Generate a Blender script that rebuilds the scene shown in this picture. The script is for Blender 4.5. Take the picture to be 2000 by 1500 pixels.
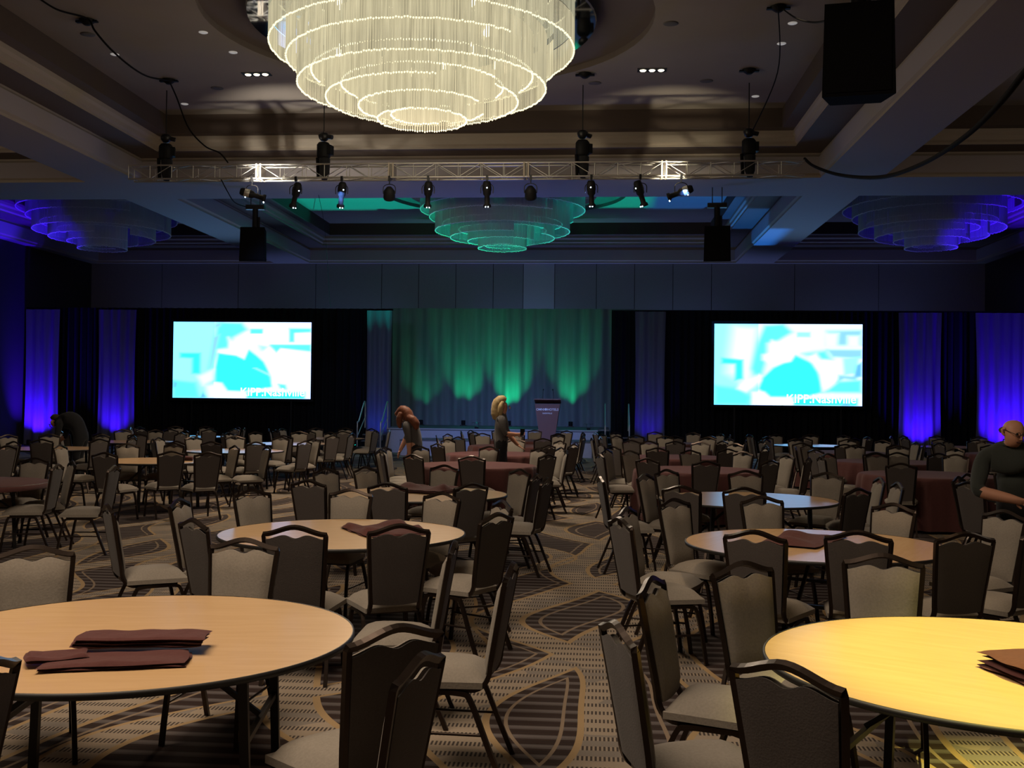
import bpy, bmesh, math, random
from mathutils import Vector, Matrix
random.seed(7)
for o in list(bpy.data.objects): bpy.data.objects.remove(o)
S = bpy.context.scene
COL = S.collection
# ------------------------------------------------------------------ camera
YAW, PIT, ROL, CAMZ = math.atan(168/2090), .0155, .0105, 1.755
cam = bpy.data.cameras.new('camera'); cam.sensor_width = 36; cam.sensor_fit = 'HORIZONTAL'
cam.lens = 36*2090/2000; cam.clip_start = .05; cam.clip_end = 200
camo = bpy.data.objects.new('camera', cam); COL.objects.link(camo)
fwd = Vector((-math.sin(YAW)*math.cos(PIT), math.cos(YAW)*math.cos(PIT), math.sin(PIT)))
rgt = Vector((math.cos(YAW), math.sin(YAW), 0)); up = rgt.cross(fwd)
r2 = rgt*math.cos(ROL)+up*math.sin(ROL); u2 = up*math.cos(ROL)-rgt*math.sin(ROL)
camo.matrix_world = Matrix(((r2.x, u2.x, -fwd.x, 0), (r2.y, u2.y, -fwd.y, 0), (r2.z, u2.z, -fwd.z, CAMZ), (0, 0, 0, 1)))
S.camera = camo
S.view_settings.view_transform = 'Standard'; S.view_settings.look = 'None'
S.view_settings.gamma = 1; S.view_settings.use_curve_mapping = False
S.view_settings.exposure = EXPOSURE = 0.0
# ------------------------------------------------------------------ world and lights
w = bpy.data.worlds.new('world'); S.world = w; w.use_nodes = True
w.node_tree.nodes['Background'].inputs[0].default_value = (.02, .02, .03, 1)
w.node_tree.nodes['Background'].inputs[1].default_value = .3

def lamp(name, kind, loc, power, color, target=None, **kw):
    l = bpy.data.lights.new(name, kind); l.energy = power; l.color = color
    for k, v in kw.items(): setattr(l, k, v)
    o = bpy.data.objects.new(name, l); COL.objects.link(o); o.location = loc
    if target is not None:
        o.rotation_euler = (Vector(target)-Vector(loc)).to_track_quat('-Z', 'Y').to_euler()
    return o
R = math.radians
WARM = (1, .80, .60); AMB = (1, .70, .40); PURP = (.045, .003, 1); GRN = (.0, 1, .35); BLU = (.16, .36, 1); CYN = (.0, .9, .75)
# the lit crystal chandelier and the one above the camera
lamp('chandelier_and_coffer_glow', 'AREA', (-3.1, 19.0, 6.6), 330, WARM, (-3.1, 19.0, 0), shape='DISK', size=1.6)
lamp('chandelier_and_coffer_glow', 'POINT', (-3.1, 19.0, 6.4), 240, WARM, shadow_soft_size=1.6)
lamp('chandelier_and_coffer_glow', 'AREA', (-3.1, 3.6, 7.1), 520, WARM, (-3.1, 3.6, 0), shape='DISK', size=5.2)
lamp('chandelier_and_coffer_glow', 'AREA', (10.6, 3.6, 7.1), 35, WARM, (9.6, 6.6, 0), shape='DISK', size=5.2)
lamp('chandelier_and_coffer_glow', 'POINT', (-16.7, 19.0, 6.9), 110, WARM, shadow_soft_size=1)  # glow added to warm the left side coffer, no chandelier built there
lamp('chandelier_and_coffer_glow', 'POINT', (10.6, 19.0, 6.9), 70, WARM, shadow_soft_size=1)  # same added glow for the right side coffer
# recessed downlights over the tables
for x, y, p, c, a in ((2.0, 4.3, 5200, (1, .90, .23), 22), (-1.9, 4.5, 170, AMB, 26), (-1.7, 8.0, 150, AMB, 24), (1.7, 7.9, 430, AMB, 22),
                      (-6.9, 16.4, 260, AMB, 22), (-1.9, 16.5, 620, (1, .74, .5), 19), (-1.9, 20.1, 620, (1, .74, .5), 19), (1.5, 16.2, 260, (1, .74, .6), 22), (2.6, 14.6, 200, (1, .78, .5), 40), (-5.6, 14.8, 150, (1, .78, .5), 40)):
    lamp('downlight_beam', 'SPOT', (x, y, 8.5), p, c, (x, y, 0), spot_size=R(a), spot_blend=.6, shadow_soft_size=.08)
# stage wash from the truss
for x in (-8.4, -5.6, -2.8, -.4, 1.8):
    lamp('blue_wash', 'SPOT', (x, 22.7, 6.2), 620, BLU, (x*.75-.8, 37, 1.2), spot_size=R(38), spot_blend=1, shadow_soft_size=.1)
lamp('blue_wash', 'SPOT', (-3.2, 32.6, 1.0), 480, (.16, .24, 1), (-3.2, 31.0, 8), spot_size=R(150), spot_blend=1, shadow_soft_size=.3)  # added upward blue spot that tints the ceiling beams, not from the truss
for x, p in ((-16, 110), (-9.5, 150), (-3.0, 230), (3.0, 170), (10.0, 130)):
    lamp('wall_wash', 'SPOT', (x, 41.2, .4), p*2.2, (.25, .36, 1), (x, 42.2, 6.6), spot_size=R(84), spot_blend=1, shadow_soft_size=.1)
lamp('blue_wash', 'SPOT', (-3.4, 22.8, 6.3), 1700, (.12, .26, 1), (-3.4, 35.0, .4), spot_size=R(34), spot_blend=1, shadow_soft_size=.1)
lamp('truss_warmer', 'SPOT', (-7.4, 22.45, 6.3), 260, (1, .9, .75), (-7.3, 23.0, 6.72), spot_size=R(100), spot_blend=.9, shadow_soft_size=.03)
lamp('truss_warmer', 'SPOT', (1.5, 22.5, 6.35), 170, (1, .86, .6), (1.5, 23.0, 6.72), spot_size=R(80), spot_blend=.9, shadow_soft_size=.03)
# added shuttered uplights, invented to cut the square light patch on the far coffer
SHUT = ((-8.2, .0, (.0, .9, .7), 2800), (-4.05, .8, (.0, 1, .42), 2800), (-.3, .8, (.0, .85, .6), 2400), (4.0, .0, (.03, .26, 1), 2000))
for x, z, c, p in SHUT:
    lamp('added_shutter_beam', 'SPOT', (x, 35.75, z+.10), p, c, (x, 35.76, 8.6), spot_size=R(50), spot_blend=.05, shadow_soft_size=.003)
lamp('chandelier_tint', 'SPOT', (-5.6, 33.2, .7), 420, (.0, 1, .40), (-3.3, 35.2, 7.3), spot_size=R(34), spot_blend=.6, shadow_soft_size=.05)
lamp('chandelier_tint', 'SPOT', (-.8, 33.2, .7), 200, (.0, .8, .5), (-3.0, 35.2, 7.3), spot_size=R(34), spot_blend=.6, shadow_soft_size=.05)
UPLIGHTS = []
def uplight(x, y, z, col, p, tx, ty, tz, size=34, r=.04):
    UPLIGHTS.append((x, y, z))
    lamp('uplight_beam', 'SPOT', (x, y, z+.21), p, col, (tx, ty, tz), spot_size=R(size), spot_blend=1, shadow_soft_size=r)
uplight(-20.0, 36.30, 0, PURP, 1500, -20.0, 37.1, 1.75, 96)
uplight(-17.15, 36.30, 0, PURP, 620, -17.2, 37.1, 1.6, 84)
uplight(-7.65, 36.35, 0, (.03, .08, 1), 75, -7.65, 37.1, 1.7, 80)
uplight(1.75, 36.35, 0, PURP, 110, 1.75, 37.1, 1.7, 80)
uplight(10.75, 36.30, 0, PURP, 1000, 10.75, 37.1, 1.7, 86)
uplight(13.55, 36.20, 0, PURP, 2100, 13.55, 37.1, 1.8, 100)
uplight(-6.6, 39.7, .8, GRN, 60, -6.6, 40.5, 3.2, 70)
uplight(-5.0, 39.7, .8, GRN, 230, -5.0, 40.5, 3.2, 60)
uplight(-3.3, 39.75, .8, GRN, 330, -3.3, 40.5, 2.8, 60)
uplight(-1.0, 39.75, .8, GRN, 230, -1.0, 40.5, 3.2, 60)
# violet spill high on the side coffers
lamp('corner_spill', 'SPOT', (-16.3, 32.6, .8), 4600, PURP, (-19.6, 34.0, 8.4), spot_size=R(36), spot_blend=.5, shadow_soft_size=.05)
lamp('corner_spill', 'SPOT', (10.3, 32.6, .8), 4600, PURP, (13.0, 34.6, 8.4), spot_size=R(36), spot_blend=.5, shadow_soft_size=.05)
# ------------------------------------------------------------------ materials
def mat(name, col, rough=.6, metal=0, emit=None, es=0, spec=.5, sheen=0, trans=0):
    m = bpy.data.materials.new(name); m.use_nodes = True
    b = m.node_tree.nodes['Principled BSDF']
    b.inputs['Base Color'].default_value = (*col, 1); b.inputs['Roughness'].default_value = rough
    b.inputs['Metallic'].default_value = metal; b.inputs['Specular IOR Level'].default_value = spec
    b.inputs['Sheen Weight'].default_value = sheen
    b.inputs['Transmission Weight'].default_value = trans
    if emit: b.inputs['Emission Color'].default_value = (*emit, 1); b.inputs['Emission Strength'].default_value = es
    return m
class NG:
    """tiny node-expression helper"""
    def __init__(s, m): s.m = m; s.t = m.node_tree; s.b = s.t.nodes['Principled BSDF']
    def n(s, typ, **kw):
        x = s.t.nodes.new(typ)
        for k, v in kw.items(): setattr(x, k, v)
        return x
    def lk(s, a, b): s.t.links.new(a, b)
    def m_(s, op, a, b=None, c=None):
        x = s.n('ShaderNodeMath', operation=op)
        for i, v in enumerate((a, b, c)):
            if v is None: continue
            if isinstance(v, (int, float)): x.inputs[i].default_value = v
            else: s.lk(v, x.inputs[i])
        return x.outputs[0]
    def mix(s, f, a, b):
        x = s.n('ShaderNodeMix', data_type='RGBA')
        for i, v in ((0, f), (6, a), (7, b)):
            if isinstance(v, (int, float)): x.inputs[i].default_value = v
            elif isinstance(v, tuple): x.inputs[i].default_value = (*v, 1)
            else: s.lk(v, x.inputs[i])
        return x.outputs[2]
    def coord(s, kind='Object', scale=None):
        c = s.n('ShaderNodeTexCoord').outputs[kind]
        if scale:
            mp = s.n('ShaderNodeMapping'); mp.inputs['Scale'].default_value = scale; s.lk(c, mp.inputs[0]); c = mp.outputs[0]
        return c
    def noise(s, scale, vec, detail=2):
        x = s.n('ShaderNodeTexNoise'); x.inputs['Scale'].default_value = scale; x.inputs['Detail'].default_value = detail
        s.lk(vec, x.inputs['Vector']); return x.outputs['Fac']
    def bump(s, h, strength=.2, dist=.01):
        x = s.n('ShaderNodeBump'); x.inputs['Strength'].default_value = strength; x.inputs['Distance'].default_value = dist
        s.lk(h, x.inputs['Height']); s.lk(x.outputs[0], s.b.inputs['Normal'])
def fabric(name, a, b, scale=60, rough=.9, bump=.3, stretch=(1, 1, 1), sheen=.1):
    m = mat(name, a, rough, sheen=sheen, spec=.2); g = NG(m); v = g.coord('Object', stretch)
    f = g.noise(scale, v, 3); g.lk(g.mix(f, a, b), g.b.inputs['Base Color']); g.bump(f, bump, .004); return m
M = {}
M['seat'] = fabric('oatmeal_seat_fabric', (.20, .175, .145), (.29, .255, .215), 90, stretch=(1, 1, 1))
M['backout'] = fabric('dark_taupe_back_fabric', (.066, .055, .051), (.098, .083, .077), 140, rough=.75)
M['frame'] = mat('bronze_powdercoat', (.038, .026, .020), .34, .75)
M['laminate'] = mat('maple_laminate', (.62, .40, .20), .26, spec=.45)
g = NG(M['laminate']); v = g.coord('Object', (1, 9, 1)); f = g.noise(3.2, v, 5)
g.lk(g.mix(f, (.56, .35, .165), (.68, .45, .24)), g.b.inputs['Base Color'])
M['edge'] = mat('black_vinyl_edge', (.012, .011, .011), .5)
M['tmetal'] = mat('black_table_steel', (.015, .014, .014), .4, .4)
M['cloth'] = fabric('maroon_table_linen', (.075, .024, .022), (.105, .036, .033), 45, bump=.5)
M['skirtcloth'] = fabric('rosewood_floor_linen', (.085, .031, .029), (.11, .042, .040), 30, bump=.4)
M['black'] = mat('matte_black', (.009, .009, .010), .6, spec=.15)
M['spk'] = mat('speaker_cloth', (.006, .006, .007), .9, spec=.05)
M['blackm'] = mat('satin_black_metal', (.02, .02, .022), .35, .5)
M['velour'] = fabric('black_velour', (.004, .004, .006), (.007, .007, .010), 40, sheen=0)
M['greydrape'] = fabric('grey_satin_drape', (.16, .18, .20), (.22, .24, .27), 12, rough=.6, stretch=(1, 1, .1))
M['paneldrape'] = fabric('silver_sheer_drape', (.085, .085, .11), (.13, .13, .16), 12, rough=.6, stretch=(1, 1, .1))
M['alu'] = mat('aluminium_truss', (.62, .60, .56), .38, .9)
M['lens'] = mat('lit_led_lens', (.6, .8, 1), .2, emit=(.75, .9, 1), es=14)  # glow colour for the glints imitated on the stage lights
M['chip'] = mat('glass_reflector', (.5, .7, 1), .1, .9)
M['stage'] = mat('stage_top', (.10, .10, .11), .45)
M['skirt'] = fabric('pale_grey_stage_skirt', (.36, .37, .40), (.44, .45, .48), 20)
M['ceil'] = mat('ceiling_plaster', (.30, .265, .235), .85)
g = NG(M['ceil']); f = g.noise(1.2, g.coord('Object'), 4); g.lk(g.mix(f, (.28, .245, .215), (.32, .285, .25)), g.b.inputs['Base Color'])
M['soffit'] = mat('beam_plaster', (.42, .385, .40), .8)
M['crown'] = mat('cream_crown_moulding', (.43, .375, .31), .7)
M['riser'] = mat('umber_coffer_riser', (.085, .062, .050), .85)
M['recess'] = mat('umber_recess_and_ledge_shade', (.15, .12, .105), .85)
M['mirror'] = mat('mirror_canopy', (.7, .75, .8), .04, 1)
M['wallp'] = fabric('grey_wall_fabric', (.23, .23, .235), (.27, .27, .275), 25, bump=.1)
M['walld'] = fabric('dark_wall_fabric', (.03, .028, .03), (.04, .037, .038), 25, bump=.1)
M['wallpale'] = mat('pale_wall_panel', (.40, .41, .43), .8)
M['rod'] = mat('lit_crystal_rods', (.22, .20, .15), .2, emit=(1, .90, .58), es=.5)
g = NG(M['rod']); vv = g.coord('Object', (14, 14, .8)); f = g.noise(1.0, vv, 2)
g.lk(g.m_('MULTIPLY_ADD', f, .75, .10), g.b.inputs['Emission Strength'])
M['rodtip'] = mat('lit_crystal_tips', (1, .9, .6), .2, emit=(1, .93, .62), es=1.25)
M['rodoff'] = mat('unlit_crystal_rods', (.5, .52, .55), .5, spec=.5)
M['rodtipoff'] = mat('unlit_crystal_tips', (.9, .9, .9), .15, spec=.8)
M['bulb'] = mat('glowing_lamp_glass', (1, .8, .5), .3, emit=(1, .87, .6), es=7)
M['white'] = mat('white_letters', (.9, .9, .9), .4)
M['lecternw'] = mat('mahogany_veneer', (.23, .105, .085), .45)
M['skin'] = mat('skin', (.55, .27, .17), .55)
M['shirt'] = fabric('charcoal_shirt', (.075, .070, .068), (.095, .088, .085), 60)
M['dark'] = fabric('black_trousers', (.012, .012, .014), (.018, .018, .02), 60)
M['olive'] = fabric('dark_olive_shirt', (.030, .034, .030), (.04, .045, .04), 60)
M['redhair'] = fabric('auburn_hair', (.11, .035, .018), (.22, .08, .04), 30, rough=.5)
M['blond'] = fabric('blond_hair', (.36, .26, .12), (.54, .41, .21), 30, rough=.5)
M['brownhair'] = fabric('short_dark_hair', (.035, .022, .016), (.05, .035, .025), 30)
M['eye'] = mat('eye', (.02, .015, .012), .2)
M['glass'] = mat('spectacle_rim', (.02, .02, .02), .3)
M['vent'] = mat('grey_grille', (.12, .11, .10), .7)
M['ivory'] = mat('ivory_trim_ring', (.62, .60, .56), .5, emit=(1, .95, .9), es=.22)
M['rubber'] = mat('cable_rubber', (.006, .005, .005), .8, spec=.1)
M['phone'] = mat('black_glass', (.01, .01, .01), .15)
# carpet ------------------------------------------------------------
m = mat('patterned_carpet', (.1, .08, .06), .95, spec=.1); M['carpet'] = m; g = NG(m)
sep = g.n('ShaderNodeSeparateXYZ'); g.lk(g.coord('Object'), sep.inputs[0]); X, Y = sep.outputs[0], sep.outputs[1]
def band(x0, period, A, k, ph, hw, drift=.25):
    """signed distance (m) to a pair of crossing sine bands repeated along x"""
    wob = g.m_('MULTIPLY', g.m_('SINE', g.m_('MULTIPLY', Y, .37)), drift)
    wn = g.m_('MULTIPLY', g.m_('SUBTRACT', g.noise(.45, g.coord("Object"), 0), .5), 1.2)
    xx = g.m_('SUBTRACT', g.m_('ADD', g.m_('ADD', X, wob), wn), x0)
    t = g.m_('SUBTRACT', g.m_('MULTIPLY', g.m_('FRACT', g.m_('ADD', g.m_('DIVIDE', xx, period), .5)), period), period/2)
    s = g.m_('MULTIPLY', g.m_('SINE', g.m_('MULTIPLY_ADD', Y, k, ph)), A)
    d1 = g.m_('ABSOLUTE', g.m_('SUBTRACT', t, s)); d2 = g.m_('ABSOLUTE', g.m_('ADD', t, s))
    return g.m_('SUBTRACT', g.m_('MINIMUM', d1, d2), hw)
k1 = math.pi/2.9
da = band(-.12, 2.7, .50, k1, -6.0*k1+math.pi/2, .215)
db = band(1.2, 2.7, .66, k1*.8, .9, .13)
lt = lambda a, b: g.m_('LESS_THAN', a, b)
inb = g.m_('MAXIMUM', lt(da, 0), lt(db, 0))
oa = lt(g.m_('ABSOLUTE', g.m_('ADD', da, .02)), .022); ob = lt(g.m_('ABSOLUTE', g.m_('SUBTRACT', db, .0)), .018)
oc = lt(g.m_('ABSOLUTE', g.m_('SUBTRACT', da, .10)), .012)
gold = g.m_('MAXIMUM', oa, ob)
st = g.m_('FRACT', g.m_('DIVIDE', Y, .155)); s1 = lt(st, .42); s2 = lt(g.m_('FRACT', g.m_('DIVIDE', Y, .0517)), .35)
tick = lt(g.m_('FRACT', g.m_('DIVIDE', X, .022)), .5)
darkc = g.mix(s1, (.036, .022, .019), (.135, .115, .112))
darkc = g.mix(g.m_('MULTIPLY', s2, .35), darkc, (.018, .014, .014))
lightc = g.mix(g.m_('MULTIPLY', s1, tick), (.36, .29, .22), (.065, .052, .046))
lightc = g.mix(g.m_('MULTIPLY', g.m_('SUBTRACT', 1, s1), lt(g.noise(2.1, g.coord('Object'), 1), .47)), lightc, (.25, .215, .185))
c = g.mix(inb, darkc, lightc); c = g.mix(gold, c, (.40, .275, .145)); c = g.mix(oc, c, (.27, .20, .14))
pile = g.noise(260, g.coord('Object'), 2); c = g.mix(g.m_('MULTIPLY', pile, .35), c, (.05, .04, .035))
g.lk(c, g.b.inputs['Base Color']); g.bump(pile, .5, .004)
# ------------------------------------------------------------------ mesh helpers
class MB:
    def __init__(s): s.v = []; s.f = []; s.mi = []; s.sm = []
    def add(s, vs, fs, mi=0, sm=False):
        n = len(s.v); s.v += [tuple(p) for p in vs]
        s.f += [tuple(i+n for i in f) for f in fs]; s.mi += [mi]*len(fs); s.sm += [sm]*len(fs); return s
    def box(s, x0, x1, y0, y1, z0, z1, mi=0, M_=None):
        vs = [Vector((x, y, z)) for x in (x0, x1) for y in (y0, y1) for z in (z0, z1)]
        if M_ is not None: vs = [M_ @ p for p in vs]
        return s.add(vs, [(0, 1, 3, 2), (4, 6, 7, 5), (0, 4, 5, 1), (2, 3, 7, 6), (0, 2, 6, 4), (1, 5, 7, 3)], mi)
    def tube(s, pts, r, n=8, mi=0, closed=False, sq=False, caps=True, ref=None):
        pts = [Vector(p) for p in pts]; N = len(pts); rs = r if isinstance(r, (list, tuple)) else [r]*N
        prev = None; rings = []
        for i, p in enumerate(pts):
            if closed: t = pts[(i+1) % N]-pts[i-1]
            else: t = pts[min(i+1, N-1)]-pts[max(i-1, 0)]
            t.normalize()
            if prev is None:
                a = Vector(ref) if ref else (Vector((0, 0, 1)) if abs(t.z) < .9 else Vector((1, 0, 0)))
                prev = (a-t*a.dot(t)).normalized()
            else: prev = (prev-t*prev.dot(t)).normalized()
            q = t.cross(prev)
            if sq: ang = [math.pi/4+k*math.pi/2 for k in range(4)]; rr = rs[i]*1.414
            else: ang = [k*math.tau/n for k in range(n)]; rr = rs[i]
            rings.append([p+(prev*math.cos(a)+q*math.sin(a))*rr for a in ang])
        m_ = len(rings[0]); vs = [p for r_ in rings for p in r_]; fs = []
        for i in range(N if closed else N-1):
            j = (i+1) % N
            for k in range(m_): fs.append((i*m_+k, i*m_+(k+1) % m_, j*m_+(k+1) % m_, j*m_+k))
        s.add(vs, fs, mi, not sq)
        if caps and not closed:
            s.add(rings[0], [tuple(range(m_))[::-1]], mi); s.add(rings[-1], [tuple(range(m_))], mi)
        return s
    def lathe(s, prof, n=32, mi=0, c=(0, 0, 0), sm=True, axis=None):
        vs = []; c = Vector(c)
        for r, z in prof:
            for k in range(n):
                a = k*math.tau/n; p = Vector((r*math.cos(a), r*math.sin(a), z))
                vs.append(c+(axis @ p if axis else p))
        fs = [(i*n+k, i*n+(k+1) % n, (i+1)*n+(k+1) % n, (i+1)*n+k) for i in range(len(prof)-1) for k in range(n)]
        return s.add(vs, fs, mi, sm)
    def grid(s, fn, nu, nv, mi=0, sm=True, flip=False):
        vs = [fn(i/nu, j/nv) for i in range(nu+1) for j in range(nv+1)]
        q = lambda i, j: i*(nv+1)+j
        fs = [(q(i, j), q(i+1, j), q(i+1, j+1), q(i, j+1)) for i in range(nu) for j in range(nv)]
        if flip: fs = [f[::-1] for f in fs]
        return s.add(vs, fs, mi, sm)
    def slab(s, outline, th, bulge=0, nu=12, nv=8, mi=0):
        """outline(u)->(x, zlow, zhigh); closed cushion of thickness th along -y..+y; bulge rounds the +y face"""
        def pt(u, v, side):
            x, z0, z1 = outline(u); z = z0+(z1-z0)*v
            e = (1-(2*u-1)**6)*(1-(2*v-1)**8)
            y = side*th/2*(.35+.65*e)+(bulge*e if side > 0 else 0)
            return Vector((x, y, z))
        s.grid(lambda u, v: pt(u, v, 1), nu, nv, mi, True, True); s.grid(lambda u, v: pt(u, v, -1), nu, nv, mi, True)
        def rim(fa):
            n = len(fa); a = [pt(u, v, -1) for u, v in fa]; b = [pt(u, v, 1) for u, v in fa]
            s.add(a+b, [(i, i+1, n+i+1, n+i) for i in range(n-1)], mi, True)
        rim([(i/nu, 0) for i in range(nu+1)]); rim([(1, j/nv) for j in range(nv+1)])
        rim([(1-i/nu, 1) for i in range(nu+1)]); rim([(0, 1-j/nv) for j in range(nv+1)])
        return s
    def xf(s, f): s.v = [tuple(f(Vector(p))) for p in s.v]; return s
    def build(s, name, mats, parent=None, loc=None):
        me = bpy.data.meshes.new(name); me.from_pydata(s.v, [], s.f)
        for m_ in (mats if isinstance(mats, (list, tuple)) else [mats]): me.materials.append(m_)
        me.polygons.foreach_set('material_index', s.mi); me.polygons.foreach_set('use_smooth', s.sm); me.update()
        o = bpy.data.objects.new(name, me); COL.objects.link(o)
        if parent: o.parent = parent
        if loc: o.location = loc
        return o
def tag(o, label, cat, group=None, kind=None):
    o['label'] = label; o['category'] = cat
    if group: o['group'] = group
    if kind: o['kind'] = kind
    return o
def thing(name, label, cat, loc=(0, 0, 0), rz=0, group=None):
    o = bpy.data.objects.new(name, None); COL.objects.link(o); o.empty_display_size = .1
    o.location = loc; o.rotation_euler = (0, 0, rz); return tag(o, label, cat, group)
def struct(o): o['kind'] = 'structure'; return o
def dup(root, loc, rz, label):
    r = root.copy(); COL.objects.link(r); r.location = loc; r.rotation_euler = (0, 0, rz); r['label'] = label
    for ch in list(root.children):
        c = ch.copy(); COL.objects.link(c); c.parent = r
        for gch in list(ch.children):
            d = gch.copy(); COL.objects.link(d); d.parent = c
    return r
def smooth(pts, n=6):
    P = [Vector(p) for p in pts]; out = []
    for i in range(len(P)-1):
        p0, p1, p2, p3 = P[max(i-1, 0)], P[i], P[i+1], P[min(i+2, len(P)-1)]
        for k in range(n):
            t = k/n
            out.append(.5*((2*p1)+(p2-p0)*t+(2*p0-5*p1+4*p2-p3)*t*t+(3*p1-p0-3*p2+p3)*t**3))
    return out+[P[-1]]

# ------------------------------------------------------------------ measured placements
CEILSPK = [(-9.68, 19.43, 'round grille at upper left of the ceiling near the hanging cable'), (-8.46, 22.97, 'round grille left of the triple downlight'), (1.25, 19.4, 'round grille above the right triple downlight'), (2.24, 22.92, 'round grille below right of the right triple downlight'), (-0.13, 22.96, 'round grille just right of the chandelier')]
CEILSPOT = [(-9.7, 20.6, 'small pale ceiling spot crossed by the left cable'), (-9.68, 24.18, 'small pale ceiling spot near the left coffer corner'), (3.42, 20.59, 'bright small ceiling spot left of the big loudspeaker'), (3.44, 24.12, 'bright small ceiling spot near the right coffer corner'), (-7.44, 19.43, 'small bluish ceiling reflection, built as a disc, left of the chandelier'), (-7.27, 20.59, 'tiny bluish ceiling reflection, built as a disc, beside the ring recess'), (3.43, 19.49, 'small bluish ceiling reflection, built as a disc, beside the big loudspeaker')]  # bluish ones are reflections, built as glowing discs like the real spots
JBOX = [(-9.32, 18.66, 'dark rigging point at upper left carrying the sagging cable'), (-9.28, 22.29, 'dark rigging point above the leftmost chain hoist'), (3.04, 18.64, 'dark rigging point at upper right beside the big loudspeaker'), (3.03, 22.15, 'dark rigging point above the rightmost chain hoist'), (-0.33, 22.27, 'dark rigging point just right of the chandelier')]
CABLES = [([(-9.52, 17.09, 8.5), (-9.34, 17.6, 8.4), (-9.23, 18.47, 8.55), (-9.04, 18.4, 8.3), (-8.93, 18.78, 8.1), (-8.87, 19.51, 8.0), (-9.08, 20.8, 8.2), (-9.2, 22.1, 8.52)], 0.018, 'thin sagging cable across the upper left ceiling'), ([(-9.2, 22.1, 8.52), (-9.23, 22.6, 8.3), (-9.03, 22.8, 7.68), (-8.71, 22.95, 7.31), (-8.4, 23.0, 7.17), (-8.2, 23.0, 6.95)], 0.016, 'thin cable dropping from the ceiling to the left half of the truss'), ([(4.32, 23.0, 6.94), (4.32, 22.0, 6.56), (4.39, 20.0, 5.96), (4.35, 17.0, 5.29), (4.24, 14.5, 4.94), (4.11, 12.5, 4.79), (4.03, 11.2, 4.81), (3.99, 10.3, 4.93), (4.01, 9.8, 5.04)], 0.032, 'thick black cable looping from the truss end toward upper right'), ([(2.99, 18.37, 8.5), (3.35, 20.6, 8.05), (3.19, 23.0, 7.47)], 0.012, 'thin dark line from the upper right rigging point to the rightmost hoist'), ([(3.1, 18.52, 8.5), (2.69, 15.0, 7.09), (2.64, 13.5, 6.5), (2.48, 11.6, 5.87)], 0.012, 'short cable sagging from rigging point to the big loudspeaker'), ([(-8.35, 23.0, 6.58), (-8.34, 23.4, 6.38), (-8.56, 24.5, 6.35), (-9.14, 27.0, 6.7)], 0.012, 'thin cable drooping from the truss to the left far loudspeaker'), ([(-7.49, 28.0, 7.2), (-8.6, 33.0, 6.97), (-9.42, 37.0, 4.98)], 0.006, 'hair-thin wire hanging down beside the green-lit coffer')]
TABDATA = {'A1': (-1.94, 4.39), 'A2': (-1.9, 7.93), 'A3': (-1.87, 11.34), 'A4': (-1.9, 16.55), 'A5': (-1.9, 20.1), 'A6': (-1.9, 23.7), 'A7': (-1.9, 27.1), 'B1': (1.59, 4.32), 'B2': (1.56, 7.84), 'B3': (1.57, 11.37), 'B4': (1.5, 16.2), 'B5': (1.5, 19.9), 'B6': (1.5, 23.3), 'B7': (1.6, 26.6), 'C3': (5.1, 11.9), 'C4': (4.75, 15.9), 'C5': (5.1, 19.3), 'C6': (5.1, 22.8), 'C7': (5.1, 26.3), 'D3': (-7.25, 11.75), 'D4': (-6.95, 16.4), 'D5': (-6.85, 19.8), 'D6': (-6.8, 23.3), 'D7': (-6.8, 26.7), 'E4': (-10.6, 16.2), 'E5': (-10.4, 19.7), 'E6': (-10.4, 23.2), 'E7': (-10.4, 26.6), 'G5': (8.6, 19.5), 'G6': (8.6, 23.0), 'G7': (8.6, 26.5), 'G4': (8.5, 16.0)}
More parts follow.
